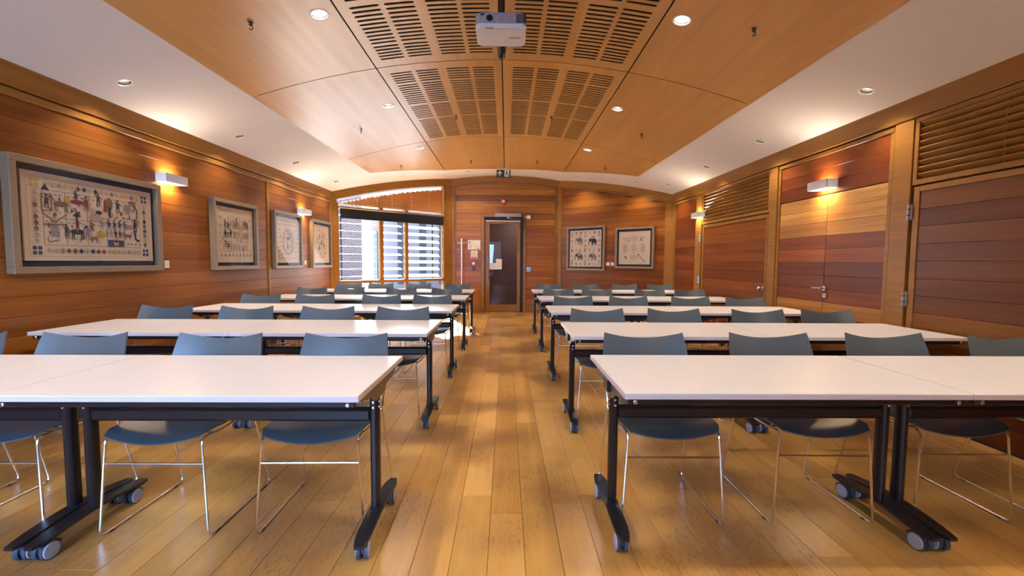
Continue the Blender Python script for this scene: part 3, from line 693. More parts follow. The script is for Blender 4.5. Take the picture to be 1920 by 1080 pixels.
for x0 in (-1.25, -.42, .33):
    mb = MB(); mb.box(x0, x0+.25, -.02, 0, .4, 2.9, M['darkwin']); p = mb.build('window', t)

# ------------------------------------------------------------------ tables
TD, TL, TH = .69, 1.38, .73
def foot_outline():
    L_, pts = .275, []
    for s_ in (1, -1):
        for a in range(5):
            an = -PI/2+a*PI/4
            y = s_*(L_-.022+.022*math.cos(an)); x = .022*math.sin(an)*s_
            pts.append((x, y))
        pts.append((.033*(1 if s_ > 0 else -1), s_*.06))
    return pts
def make_table():
    t = thing('folding_table', 'x', 'table')
    a = MB(); a.box(-TL/2+.0015, TL/2-.0015, -TD/2, TD/2, TH-.002, TH, M['laminate'], .0008)
    a.box(-TL/2, TL/2, -TD/2-.001, TD/2+.001, TH-.025, TH-.0015, M['edge'], .002); a.build('tabletop', t)
    a = MB(); a.box(-TL/2+.02, TL/2-.02, -TD/2+.012, -TD/2+.04, TH-.050, TH-.026, M['steel'], .004)
    a.box(-TL/2+.02, TL/2-.02, TD/2-.04, TD/2-.012, TH-.050, TH-.026, M['steel'], .004); a.build('top_rail', t)
    for s_ in (-1, 1):
        a = MB(); a.lathe([(.009, 0), (.009, .004), (.006, .006), (.001, .006)], (s_*(TL/2-.045), -TD/2+.012, TH-.038), (0, -1, 0), M['chrome'], 10); a.build('screw', t)
    a = MB(); a.box(-TL/2+.06, TL/2-.06, -.022, .022, .508, .566, M['steel'], .010); a.build('cross_beam', t)
    for s_ in (-1, 1):
        X = s_*(TL/2-.037)
        a = MB()
        col = []
        for i in range(20):   # fluted oval column
            an = 2*PI*i/20; r = 1-.06*(i % 5 == 0); col.append((X-s_*.008+.022*math.cos(an)*r, .030*math.sin(an)*r))
        a.prism(col, .095, .655, M['steel'], 'z')
        for z in (.60, .575): a.lathe([(.006, 0), (.006, .004), (.001, .005)], (X-s_*.008, -.028, z), (0, -1, 0), M['chrome'], 8)
        for z in (.60, .575): a.lathe([(.006, 0), (.006, .004), (.001, .005)], (X+s_*.012, -.01, z), (s_, 0, 0), M['chrome'], 8)
        a.build('leg_column', t)
        a = MB(); pr = [(-.29, .703), (-.25, .675), (-.21, .672), (-.19, .662), (-.13, .655), (-.08, .625), (-.055, .617), (-.02, .622), (.03, .617), (.065, .625), (.10, .650), (.17, .658), (.20, .668), (.26, .676), (.29, .703)]
        a.prism(pr, X+s_*.014, X+s_*.018, M['bracket'], 'x'); a.prism(pr[3:12], X-s_*.036, X-s_*.032, M['bracket'], 'x')
        a.box(X-.034, X+.016, -.045, .045, .640, .70, M['steel'], .006)
        a.lathe([(.007, 0), (.007, .004), (.001, .005)], (X+s_*.018, .0, .668), (s_, 0, 0), M['chrome'], 8); a.build('tilt_bracket', t)
        a = MB(); o_ = foot_outline(); k = len(o_)
        zf = lambda y, up: (.078+.022*max(0, 1-(abs(y)/.26)**1.3))+(.012 if up else -.004)
        Q = [(X+p[0]*1.0, p[1]) for p in o_]
        # plate: ring of outline points plus centre spine, so the arch shows
        xs_ = [-.031, -.016, 0, .016, .031]; g_ = []
        for i in range(15):
            y = -.275+.55*i/14; wd = .031 if abs(y) < .18 else .031-.012*((abs(y)-.18)/.095)**2
            if i in (0, 14): wd = .017
            g_.append([(X+wd*q/2, y, .084+.020*max(0, 1-(abs(y)/.25)**1.5)) for q in (-2, -1, 0, 1, 2)])
        a.sheet(g_, .014, M['steel']); a.build('foot', t)
        for q in (-1, 1):
            sw = random.uniform(-.16, .16)
            c = bpy.data.objects.new('caster', None)
            cm = MB(); cm.lathe([(.007, 0), (.007, .02)], (0, 0, .066), (0, 0, 1), M['satin'], 10)
            cm.box(-.008, .008, -.030, .018, .030, .068, M['tyre'], .004)
            cm.tube([(0, .01, .058), (0, .036, .056), (0, .046, .048)], .006, M['tyre'], 6, rx=.014)
            c = cm.build('caster', t); c.location = (X, q*.205, 0); c.rotation_euler = (0, 0, sw)
            for e in (-1, 1):
                wm = MB(); wm.lathe([(.012, -.012), (.034, -.012), (.0375, -.007), (.0375, .004)], (e*.019, -.004, .0375), (e, 0, 0), M['tyre'], 20)
                wm.lathe([(.034, .004), (.031, .008), (.014, .009), (.001, .009)], (e*.019, -.004, .0375), (e, 0, 0), M['wheel'], 20); wm.build('wheel', c)
    return t
YR = [1.633, 2.909, 4.277, 5.702, 7.19]; YL = [1.59, 2.985, 4.36, 5.75, 7.09]
ROW = ['front', 'second', 'third', 'fourth', 'rearmost']
table0 = make_table(); used = False
for side, ys, x_in in (('right', YR, .466), ('left', YL, -.553)):
    sg = 1 if side == 'right' else -1
    for r, y in enumerate(ys):
        for k_ in (0, 1):
            t = table0 if not used else copy_tree(table0); used = True
            t.location = (x_in+sg*(TL/2+k_*(TL+.003)), y+TD/2, 0); t.rotation_euler = (0, 0, 0)
            tag(t, 'white folding table on casters, %s table of the %s row %s of the aisle' % ('aisle-side' if k_ == 0 else 'wall-side', ROW[r], side), 'table', 'white folding tables in rows')

# ------------------------------------------------------------------ chairs
def make_chair():
    t = thing('sled_chair', 'x', 'chair')
    g_ = []
    for i in range(11):
        v = i/10; y = -.238+.415*v; hw = .213+.020*math.sin(PI*min(1, v*1.25+.05))-.012*max(0, v-.7)/.3
        if i == 0: hw -= .012
        row = []
        for j in range(13):
            q = -1+j/6; fr = .018*(1-q*q) if v < .35 else 0
            z = .462+.018*q*q-.012*math.sin(PI*v)-.020*max(0, (.14-v)/.14)**1.5+.012*v
            row.append((hw*q, y-fr*(1-v/.35), z-.010*(1-q*q)*(1 if v < .2 else .6)))
        g_.append(row)
    a = MB(); a.sheet(g_, .007, M['plastic']); a.build('seat', t, .9)
    g_ = []
    for i in range(10):
        v = i/9; row = []
        for j in range(15):
            q = -1+j/7; top = .842-.036*(1-abs(q)**1.9); bot = .545+.05*abs(q)**4
            z = bot+(top-bot)*v; hw = .246-.024*v**1.6
            y0 = .145+.090*((z-.5)/.34)+.02*((z-.5)/.34)**2-.012
            row.append((hw*q, y0+.045*(1-q*q), z))
        g_.append(row)
    a = MB(); a.sheet(g_, .007, M['plastic']); a.build('backrest', t, .9)
    for s_ in (-1, 1):
        def bend(pts, r=.03, n=4):
            out = [Vector(pts[0])]
            for i in range(1, len(pts)-1):
                p = Vector(pts[i]); a_ = (Vector(pts[i-1])-p); b_ = (Vector(pts[i+1])-p); rr = min(r, a_.length*.45, b_.length*.45); a_ = p+a_.normalized()*rr; b_ = p+b_.normalized()*rr
                for k in range(n+1):
                    w_ = k/n; out.append(a_*(1-w_)**2+p*2*w_*(1-w_)+b_*w_**2)
            return out+[Vector(pts[-1])]
        P = bend([(s_*.232, .235, .70), (s_*.222, .13, .47), (s_*.24, .245, .0065), (s_*.24, -.245, .0065), (s_*.211, -.225, .452), (s_*.228, -.10, .448), (s_*.224, .12, .456)], .035)
        a = MB(); a.tube(P, .0055, M['chrome'], 8); a.build('side_frame', t)
        for y in (-.19, .19): a = MB(); a.box(s_*.24-.007, s_*.24+.007, y-.012, y+.012, .0, .008, M['cable'], .002); a.build('glide', t)
    a = MB(); a.tube([(-.218, -.230, .335), (.218, -.230, .335)], .0048, M['chrome'], 8); a.build('crossbar', t)
    a = MB(); a.tube([(-.222, .13, .452), (.222, .13, .452)], .0048, M['chrome'], 8); a.tube([(-.215, -.12, .435), (0, -.12, .428), (.215, -.12, .435)], .0048, M['chrome'], 8); a.build('under_seat_rod', t)
    return t
CH = {('right', 0): [(.782, 2.40), (1.505, 2.42), (2.185, 2.43), (2.87, 2.40)], ('left', 0): [(-.875, 2.35), (-1.555, 2.34), (-2.285, 2.345), (-2.95, 2.36)],
      ('right', 1): [(.788, 3.68), (1.46, 3.70), (2.18, 3.67), (2.80, 3.69)], ('left', 1): [(-.90, 3.74), (-1.55, 3.75), (-2.25, 3.74), (-2.985, 3.80)],
      ('right', 2): [(.79, 5.04), (1.45, 5.05), (2.185, 5.04), (2.83, 5.03)], ('left', 2): [(-.876, 5.12), (-1.48, 5.11), (-2.275, 5.14), (-2.91, 5.13)],
      ('right', 3): [(.788, 6.46), (1.38, 6.48), (2.182, 6.46), (2.79, 6.47)], ('left', 3): [(-.90, 6.51), (-1.585, 6.52), (-2.37, 6.52), (-2.93, 6.50)],
      ('right', 4): [(.788, 7.96), (1.50, 7.97), (2.22, 7.98), (2.86, 7.96)], ('left', 4): [(-.885, 7.85), (-1.60, 7.86), (-2.285, 7.86), (-2.86, 7.85)]}
chair0 = make_chair(); used = False; ORD = ['first', 'second', 'third', 'fourth']
for (side, r), lst in CH.items():
    for k_, (x, y) in enumerate(lst):
        t = chair0 if not used else copy_tree(chair0); used = True
        t.location = (x, y-.245, 0); t.rotation_euler = (0, 0, random.uniform(-.015, .015) if r == 0 else random.uniform(-.012, .012))
        tag(t, 'slate blue chair on chrome sled legs, %s from the aisle, %s row %s' % (ORD[k_], ROW[r], side), 'chair', 'slate blue sled chairs behind the tables')

# ------------------------------------------------------------------ wall sconces
def sconce(W, u, label, k=1.0):
    z0, z1, hw, dp = 2.0, 2.085, .14, .115
    t = thing('wall_sconce', label, 'wall light', W.p(u, 0, 2.04), W.a, 'white box wall lights')
    a = MB(); z0 -= 2.04; z1 -= 2.04
    a.box(-hw, hw, -dp, -dp+.005, z0, z1, M['whitem'], .001); a.box(-hw, -hw+.005, -dp, 0, z0, z1, M['whitem'], .001); a.box(hw-.005, hw, -dp, 0, z0, z1, M['whitem'], .001)
    a.box(-hw, hw, -.004, 0, z0, z1, M['whitem'], .001); a.build('shade', t)
    a = MB(); a.box(-hw+.02, hw-.02, -.075, -.045, -.008, .008, M['sglow'], .004); a.build('lamp_tube', t)
    for s_, e in ((1, SCONCE_W*.75*k), (-1, SCONCE_W*1.6*k)):
        l = bpy.data.lights.new('sconce_beam', 'AREA'); l.shape = 'RECTANGLE'; l.size = .16; l.size_y = .04; l.energy = e; l.color = (1, .83, .64) if s_ > 0 else WARM; l.spread = math.radians(150)
        o = bpy.data.objects.new('sconce_beam', l); C.objects.link(o); o.parent = t; o.location = (0, -.05, s_*.016); o.rotation_euler = (PI if s_ > 0 else 0, 0, 0)
sconce(WL, 4.42, 'white box wall light beside the largest picture on the left wall'); sconce(WL, 7.26, 'white box wall light above the two farthest pictures of the left wall')
sconce(WR, -4.41, 'white box wall light above the double cupboard doors'); sconce(WR, -7.27, 'white box wall light beside the far slatted vent on the right wall')
sconce(WR, -1.2, 'white box wall light on the right wall beside the camera', 1.5); sconce(WL, 1.2, 'white box wall light on the left wall beside the camera', 1.5)

# ------------------------------------------------------------------ framed textiles
class Art:
    """flat stitched shapes on the cloth, in cloth coordinates (x, z), lying at y"""
    def __init__(s, y): s.mb = MB(); s.y = y
    def poly(s, pts, m): s.mb.add([(a, s.y, b) for a, b in pts], [list(range(len(pts)))], M[m])
    def ell(s, x, z, a, b, m, n=10, rot=0): s.poly([(x+a*math.cos(t)*math.cos(rot)-b*math.sin(t)*math.sin(rot), z+a*math.cos(t)*math.sin(rot)+b*math.sin(t)*math.cos(rot)) for t in [2*PI*i/n for i in range(n)]], m)
    def line(s, x0, z0, x1, z1, w_, m):
        d = Vector((x1-x0, z1-z0)); n = Vector((-d.y, d.x)).normalized()*w_/2 if d.length > 0 else Vector((0, 0)); s.poly([(x0+n.x, z0+n.y), (x1+n.x, z1+n.y), (x1-n.x, z1-n.y), (x0-n.x, z0-n.y)], m)
    def path(s, pts, w_, m): [s.line(*a, *b, w_, m) for a, b in zip(pts[:-1], pts[1:])]
    def dia(s, x, z, a, b, m): s.poly([(x-a, z), (x, z-b), (x+a, z), (x, z+b)], m)
    def rect(s, x0, x1, z0, z1, w_, m): s.path([(x0, z0), (x1, z0), (x1, z1), (x0, z1), (x0, z0)], w_, m)
    def flower(s, x, z, r, m):
        for i in range(8): t = i*PI/4; s.ell(x+r*.68*math.cos(t), z+r*.68*math.sin(t), r*.32, r*.2, m, 6, t)
        s.ell(x, z, r*.22, r*.22, m, 6)
    def man(s, x, z, h, m):
        s.ell(x, z+h*.88, h*.10, h*.11, m, 8); s.poly([(x-h*.12, z+h*.75), (x+h*.12, z+h*.75), (x+h*.16, z+h*.3), (x-h*.16, z+h*.3)], m)
        s.line(x-h*.08, z+h*.32, x-h*.14, z, h*.08, m); s.line(x+h*.08, z+h*.32, x+h*.14, z, h*.08, m); s.line(x+h*.1, z+h*.7, x+h*.34, z+h*.5, h*.06, m); s.line(x-h*.1, z+h*.7, x-h*.3, z+h*.85, h*.06, m)
    def beast(s, x, z, h, m, f=1):
        s.ell(x, z+h*.6, h*.55, h*.22, m, 12)
        for q in (-.42, -.28, .28, .42): s.line(x+q*h, z+h*.5, x+q*h*1.08, z, h*.08, m)
        s.poly([(x+f*h*.35, z+h*.6), (x+f*h*.5, z+h*.75), (x+f*h*.72, z+h*1.1), (x+f*h*.62, z+h*1.1)], m); s.ell(x+f*h*.75, z+h*1.05, h*.18, h*.09, m, 8, -.5*f); s.line(x-f*h*.5, z+h*.65, x-f*h*.7, z+h*.35, h*.05, m)
    def elephant(s, x, z, h, m, m2):
        s.ell(x+h*.1, z+h*.48, h*.36, h*.24, m, 14); s.ell(x-h*.3, z+h*.56, h*.17, h*.19, m, 12); s.ell(x-h*.18, z+h*.54, h*.09, h*.15, m2, 8)
        for q in (-.14, .0, .24, .36): s.poly([(x+q*h, z+h*.4), (x+q*h+h*.10, z+h*.4), (x+q*h+h*.09, z), (x+q*h+h*.01, z)], m)
        s.path([(x-h*.42, z+h*.5), (x-h*.5, z+h*.3), (x-h*.5, z+h*.08), (x-h*.42, z+h*.03)], h*.07, m); s.line(x+h*.45, z+h*.5, x+h*.5, z+h*.2, h*.03, m)
        s.poly([(x-h*.02, z+h*.42), (x+h*.24, z+h*.42), (x+h*.22, z+h*.73), (x, z+h*.73)], m2); s.man(x+h*.1, z+h*.72, h*.34, m); s.man(x-h*.14, z+h*.70, h*.24, m)
def picture(W, u0, u1, z0, z1, label, style, name='framed_textile', fw=.045, d=.06, cloth='cloth'):
    w_, h_ = u1-u0, z1-z0
    t = thing(name, label, 'framed picture', W.p((u0+u1)/2, 0, (z0+z1)/2), W.a, 'framed embroidered textiles')
    a = MB(); W2, H2 = w_/2, h_/2
    for q in ((-W2, W2, H2-fw, H2), (-W2, W2, -H2, -H2+fw)): a.box(q[0], q[1], -d, 0, q[2], q[3], M['frame'], .003)
    for q in ((-W2, -W2+fw), (W2-fw, W2)): a.box(q[0], q[1], -d, 0, -H2+fw, H2-fw, M['frame'], .003)
    a.build('frame', t)
    a = MB(); a.box(-W2+fw, W2-fw, -.014, -.001, -H2+fw, H2-fw, M['navy']); a.build('mount', t)
    cw, ch = W2-fw-.042, H2-fw-.042
    a = MB(); a.box(-cw, cw, -.030, -.015, -ch, ch, M[cloth], .002); a.build('cloth', t)
    A = Art(-.0315); rs = random.Random(sum(map(ord, label))); style(A, cw, ch, rs)
    for i in range(len(A.mb.v)): v = A.mb.v[i]; A.mb.v[i] = (v[0], v[1]-.00002*(i % 23), v[2])
    o = A.mb.build('embroidery', t); o['kind'] = 'stuff'
    a = MB(); a.box(-W2+fw, W2-fw, -.046, -.044, -H2+fw, H2-fw, M['pglass']); a.build('glazing', t)
def sprinkle(A, rs, x0, x1, z0, z1, n, cols, s0=.006, s1=.016):
    for k in range(n):
        x, z, l, a = rs.uniform(x0, x1), rs.uniform(z0, z1), rs.uniform(s0, s1), rs.uniform(0, PI)
        q = rs.random(); m = rs.choice(cols)
        if q < .4: A.line(x, z, x+l*1.6*math.cos(a), z+l*1.6*math.sin(a), .0035, m)
        elif q < .7: A.ell(x, z, l*.5, l*.3, m, 6, a)
        else: A.man(x, z, l*2.6, m)
def st_story(A, w_, h_, rs):
    bx, bz = w_-.035, h_-.035; ix, iz = bx-.10, bz-.085
    A.rect(-bx, bx, -bz, bz, .003, 't_tan'); A.rect(-ix, ix, -iz, iz, .003, 't_brown')
    cols = ['t_red', 't_blue', 't_tan', 't_brown', 't_tan', 't_black', 't_yellow', 't_tan', 't_grey']
    nx, nz = 17, 9
    for s_ in (-1, 1):
        for i in range(nx):
            x = -ix+.03+(2*ix-.06)*i/(nx-1); z = s_*(iz+bz)/2; A.dia(x, z, .020, .022, rs.choice(cols)); A.path([(x+.018, z-.02), (x+.03, z), (x+.018, z+.02)], .0025, 't_brown')
        for i in range(nz):
            z = -iz+.03+(2*iz-.06)*i/(nz-1); x = s_*(ix+bx)/2; A.dia(x, z, .020, .024, rs.choice(cols)); A.path([(x-.03, z+.02), (x+.02, z+.032), (x+.034, z+.02)], .0025, 't_brown')
        for s2 in (-1, 1):
            for a in (-1, 1):
                for b in (-1, 1): A.poly([(s_*(ix+bx)/2+a*.018+p*.013, s2*(iz+bz)/2+b*.018+q*.013) for p, q in ((-1, -1), (1, -1), (1, 1), (-1, 1))], 't_yellow' if (s_ < 0 and s2 > 0) else 't_blue')
    cw = 2*ix/5
    for i in range(5):
        for r in (0, 1): sprinkle(A, rs, -ix+cw*i+.025, -ix+cw*(i+1)-.03, (0 if r else -iz)+.02, (0 if r else -iz)+iz-.07, 20, ['t_brown', 't_tan', 't_grey', 't_black', 't_brown'])
    for i in range(1, 5): A.line(-ix+cw*i, -iz, -ix+cw*i, iz, .003, 't_brown')
    A.line(-ix, .0, ix, .0, .003, 't_brown')
    for i in range(5):
        for r in (0, 1):
            cx = -ix+cw*(i+.5); z0 = 0 if r else -iz; hh = iz
            for k in range(4): A.line(cx-.07+k*.035, z0+hh-.03, cx-.05+k*.035, z0+hh-.028, .006, 't_brown')
            if (i, r) == (0, 1): A.poly([(cx-.09, z0+.20), (cx-.03, z0+.20), (cx-.06, z0+.245)], 't_black'); A.rect(cx-.09, cx-.02, z0+.05, z0+.17, .008, 't_brown'); A.man(cx-.055, z0+.07, .10, 't_black'); A.beast(cx+.05, z0+.05, .10, 't_brown', -1); A.ell(cx, z0+.025, .015, .015, 't_brown')
            elif (i, r) == (0, 0): A.ell(cx, z0+.18, .022, .018, 't_yellow'); A.line(cx-.09, z0+.24, cx, z0+.17, .008, 't_brown'); A.line(cx+.09, z0+.24, cx, z0+.17, .008, 't_brown'); A.line(cx-.085, z0+.15, cx+.085, z0+.16, .01, 't_brown'); A.poly([(cx-.02, z0+.16), (cx+.02, z0+.16), (cx+.03, z0+.06), (cx-.03, z0+.06)], 't_grey'); A.man(cx+.08, z0+.07, .09, 't_black'); A.path([(cx-.06, z0+.05), (cx-.05, z0+.02), (cx+.02, z0+.04)], .007, 't_brown')
            elif (i, r) == (1, 0): A.poly([(cx-.035, z0+.23), (cx+.035, z0+.23), (cx, z0+.27)], 't_black'); A.line(cx, z0+.14, cx, z0+.24, .005, 't_black'); A.beast(cx, z0+.05, .10, 't_black'); A.man(cx, z0+.13, .09, 't_red'); A.man(cx-.08, z0+.05, .10, 't_brown'); A.man(cx+.08, z0+.05, .12, 't_grey')
            elif (i, r) == (1, 1): A.ell(cx-.07, z0+.15, .022, .026, 't_yellow'); A.ell(cx+.01, z0+.14, .06, .018, 't_red', 12); A.man(cx, z0+.15, .08, 't_blue'); A.man(cx+.08, z0+.08, .12, 't_red'); [A.ell(cx+rs.uniform(-.07, .05), z0+rs.uniform(.02, .07), .008, .012, 't_blue', 6) for k in range(6)]
            elif (i, r) == (2, 0): A.ell(cx+.03, z0+.10, .042, .032, 't_yellow', 14); A.ell(cx, z0+.235, .075, .020, 't_tan', 14); A.ell(cx, z0+.235, .05, .010, 't_brown', 10); A.beast(cx-.03, z0+.03, .06, 't_brown'); A.man(cx-.05, z0+.12, .10, 't_brown'); A.man(cx+.04, z0+.14, .09, 't_grey')
            elif (i, r) == (2, 1): A.path([(cx-.06, z0+.21), (cx-.06, z0+.12), (cx-.03, z0+.07), (cx+.05, z0+.02)], .016, 't_tan'); A.man(cx+.02, z0+.14, .10, 't_black'); A.ell(cx+.02, z0+.08, .03, .015, 't_black'); A.poly([(cx+.07, z0+.19), (cx+.085, z0+.19), (cx+.095, z0+.09), (cx+.06, z0+.09)], 't_red')
            elif (i, r) == (3, 0): A.poly([(cx-cw*.46, z0+.005), (cx+cw*.46, z0+.005), (cx+cw*.46, z0+.06), (cx-cw*.46, z0+.06)], 't_blue'); A.poly([(cx-.02, z0+.015), (cx+.02, z0+.015), (cx+.024, z0+.05), (cx, z0+.035), (cx-.024, z0+.05)], 't_yellow'); [A.man(cx-.08+k*.04, z0+.08, .07, rs.choice(['t_brown', 't_black', 't_red', 't_grey'])) for k in range(5)]; [A.man(cx-.06+k*.05, z0+.15, .08, rs.choice(['t_brown', 't_black', 't_blue'])) for k in range(4)]; A.ell(cx, z0+.245, .014, .014, 't_yellow')
            elif (i, r) == (3, 1): A.ell(cx-.05, z0+.16, .035, .055, 't_brown', 12); A.ell(cx-.05, z0+.09, .014, .05, 't_black'); A.man(cx+.03, z0+.10, .11, 't_blue'); A.ell(cx+.06, z0+.09, .013, .018, 't_red'); [A.line(cx-.08+k*.03, z0+.03+(k % 2)*.025, cx-.06+k*.03, z0+.033+(k % 2)*.025, .009, 't_red') for k in range(6)]
            elif (i, r) == (4, 1): A.ell(cx-.04, z0+.14, .04, .04, 't_grey', 8); A.beast(cx+.01, z0+.16, .07, 't_brown'); A.path([(cx+.01, z0+.18), (cx+.05, z0+.15), (cx+.06, z0+.10)], .012, 't_black'); A.poly([(cx+.03, z0+.02), (cx+.08, z0+.02), (cx+.06, z0+.08)], 't_grey'); [A.line(cx-.08+k*.025, z0+.05, cx-.065+k*.025, z0+.055, .008, 't_red') for k in range(5)]
            else: A.man(cx+.03, z0+.14, .12, 't_black'); A.path([(cx+.03, z0+.16), (cx+.03, z0+.09), (cx+.05, z0+.06), (cx+.075, z0+.07)], .018, 't_black'); [A.ell(cx-.07+k*.02, z0+.18, .009, .022, 't_grey', 6) for k in range(4)]; A.beast(cx-.05, z0+.07, .06, 't_brown'); [A.line(cx-.06+k*.04, z0+.03, cx-.04+k*.04, z0+.03, .008, 't_black') for k in range(4)]
def st_scenes(A, w_, h_, rs):
    for k in range(9): A.flower(-w_+.07+(2*w_-.14)*k/8, h_-.14-.02*(k % 2), .013, rs.choice(['t_black', 't_grey', 't_brown'])); A.flower(-w_+.07+(2*w_-.14)*k/8, -h_+.09, .017, rs.choice(['t_black', 't_grey', 't_brown']))
    for k in range(6): A.flower(-w_+.06, -h_+.15+k*.10, .015, 't_grey'); A.flower(w_-.05, -h_+.15+k*.10, .012, 't_brown')
    for c in range(3):
        for r in range(3):
            x0 = -w_+.11+c*(2*w_-.20)/3; x1 = x0+(2*w_-.20)/3-.03; z0 = -h_+.14+r*(2*h_-.32)/3; z1 = z0+(2*h_-.32)/3-.03
            if (c+r) % 3 != 2: A.rect(x0, x1, z0, z1, .004, rs.choice(['t_brown', 't_grey', 't_black']))
            if (c, r) == (0, 2): A.line(x0, z0-.012, x1, z0-.012, .008, 't_black')
            if (c, r) == (2, 0) or (c, r) == (1, 0):
                for k in range(5): A.line(x0+.015+k*.028, z0+.01, x0+.015+k*.028, z1-.01, .009, 't_grey')
            else:
                for k in range(3): A.man(x0+.04+k*.05, z0+.02+rs.uniform(0, .04), rs.uniform(.07, .12), rs.choice(['t_brown', 't_grey', 't_black', 't_tan']))
                A.line(x0+.01, z1-.03, x1-.01, z1-.035, .006, 't_brown')
    sprinkle(A, rs, -w_+.08, w_-.08, -h_+.10, h_-.10, 90, ['t_grey', 't_brown', 't_tan', 't_black'])
    for k in range(10): A.line(-w_+.05+k*.02, h_-.05, -w_+.062+k*.02, h_-.05, .008, 't_grey')
def st_ring(A, w_, h_, rs):
    n = 36; A.path([(.155*math.cos(2*PI*i/n), -.02+.19*math.sin(2*PI*i/n)) for i in range(n+1)], .011, 't_red'); A.path([(.14*math.cos(2*PI*i/n), -.02+.172*math.sin(2*PI*i/n)) for i in range(n+1)], .004, 't_brown'); sprinkle(A, rs, -w_+.05, w_-.07, -h_+.05, h_-.06, 110, ['t_red', 't_brown', 't_brown', 't_black'], .01, .022)
    A.line(-.15, -.03, .15, -.03, .005, 't_red')
    for i in range(20): t = 2*PI*i/20; A.flower(.185*math.cos(t), -.02+.225*math.sin(t), .012, 't_red')
    for k in range(9):
        for z in (h_-.06, -h_+.06, h_-.11): A.flower(-w_+.06+(2*w_-.12)*k/8, z+.01*(k % 2), .016, rs.choice(['t_red', 't_brown', 't_black']))
    for k in range(8):
        for s_ in (-1, 1): A.flower(s_*(w_-.05), -h_+.1+(2*h_-.2)*k/7, .017, rs.choice(['t_red', 't_brown'])); A.ell(s_*(w_-.10), -h_+.12+(2*h_-.24)*k/7, .009, .016, 't_red', 6)
    A.beast(0, -.02, .09, 't_red'); A.man(0, .05, .11, 't_brown'); A.man(-.08, -.01, .12, 't_tan'); A.man(.07, 0, .12, 't_brown'); A.man(-.02, -.16, .12, 't_red'); A.man(.07, -.15, .10, 't_tan')
def st_scatter(A, w_, h_, rs):
    for k in range(260):
        r = rs.random()**.6; t = rs.uniform(0, 2*PI); x = r*.75*w_*math.cos(t); z = r*.8*h_*math.sin(t); a = rs.uniform(0, PI); l = rs.uniform(.012, .035)
        A.line(x, z, x+l*math.cos(a), z+l*math.sin(a), rs.uniform(.004, .01), rs.choice(['t_black', 't_grey', 't_brown', 't_tan', 't_black']))
    for x, z in ((-.08, .08), (.07, .10), (0, -.04), (-.1, -.12), (.09, -.08)): A.man(x, z, .10, rs.choice(['t_black', 't_brown', 't_blue']))
def st_elephants(A, w_, h_, rs):
    P = [('t_grey', 't_brown'), ('t_black', 't_brown'), ('t_black', 't_tan'), ('t_grey', 't_blue')]
    for (x, z), p in zip(((-.17, .09), (.20, .07), (-.17, -.27), (.20, -.28)), P): A.elephant(x, z, .21, *p)
    cs = ['t_brown', 't_red', 't_grey', 't_black', 't_tan']
    for k in range(7):
        for z in (h_-.06, -.03, -h_+.06): A.flower(-w_+.06+(2*w_-.12)*k/6, z, .034, rs.choice(cs))
    for k in range(6):
        for x in (-w_+.06, 0, w_-.05): A.flower(x, -h_+.13+(2*h_-.26)*k/5, .032 if x else .024, rs.choice(cs))
def st_rays(A, w_, h_, rs):
    for k in range(-3, 4):
        for s_ in (-1, 1): A.ell(k*.026, s_*.20, .007, .075-.008*abs(k), 't_tan', 8); A.ell(s_*.20, k*.026-.01, .07-.006*abs(k), .006, 't_grey' if k % 2 else 't_tan', 8)
    for i in range(12): t = i*PI/6; A.ell(.05*math.cos(t), .05*math.sin(t), .010, .010, rs.choice(['t_red', 't_tan', 't_brown']), 6); A.ell(.085*math.cos(t), .085*math.sin(t), .007, .007, 't_tan', 6)
    for z in (-.10, -.05, 0, .05, .10): A.ell(0, z, .010, .014, 't_grey', 8)
    A.line(.13, .22, .20, .13, .010, 't_black'); A.line(.13, .14, .20, .22, .010, 't_black'); A.line(.19, .20, .25, .23, .006, 't_red')
    A.path([(.10, -.14), (.14, -.19), (.20, -.24), (.23, -.28)], .012, 't_brown'); A.ell(.10, -.14, .014, .014, 't_black'); A.ell(.23, -.28, .013, .013, 't_black'); A.ell(-.19, -.20, .012, .045, 't_blue', 8, .6); A.ell(-.12, .15, .010, .018, 't_black', 8, -.4)
    A.path([(-.27, .20), (-.22, .21), (-.16, .19), (-.10, .21)], .010, 't_grey'); A.path([(-.25, .16), (-.2, .165), (-.15, .16)], .008, 't_yellow')
picture(WL, 2.985, 4.27, 1.13, 1.96, 'largest framed embroidery, ten story scenes in a diamond border, nearest on the left wall', st_story, fw=.05)
picture(WL, 5.02, 5.905, 1.118, 1.966, 'framed embroidery of small outlined scenes between largest picture and wall joint', st_scenes)
picture(WL, 6.33, 7.17, 1.11, 1.975, 'framed embroidery with a red oval ring on the left wall', st_ring)
picture(WL, 7.55, 8.37, 1.105, 1.965, 'framed embroidery of scattered figures next to the window', st_scatter)
picture(WP, RF-2.515, RF-1.50, 1.045, 2.055, 'framed textile of four elephants on the angled wall right of the door', st_elephants, d=.05, cloth='cloth_pale')
picture(WP, RF-1.24, RF-.36, 1.107, 1.98, 'framed textile with a pale ray pattern nearest the right corner', st_rays, d=.05)
def caption(W, u, z, label, w_=.055, h_=.06):
    a = MB(); a.box(-w_/2, w_/2, -.006, -.001, -h_/2, h_/2, M['paper'])
    for i in range(4): a.box(-w_*.35, w_*(.35 if i else 0), -.0066, -.006, h_*.28-i*h_*.18-.0012, h_*.28-i*h_*.18+.0012, M['t_grey'])
    o = a.build('caption_card'); o.location = W.p(u, 0, z); o.rotation_euler = (0, 0, W.a); tag(o, label, 'label', 'white caption cards beside the pictures')
caption(WL, 4.375, 1.19, 'white caption card right of the largest picture', .06, .075); caption(WL, 5.965, 1.20, 'white caption card right of the outlined-scenes picture', .05, .07)
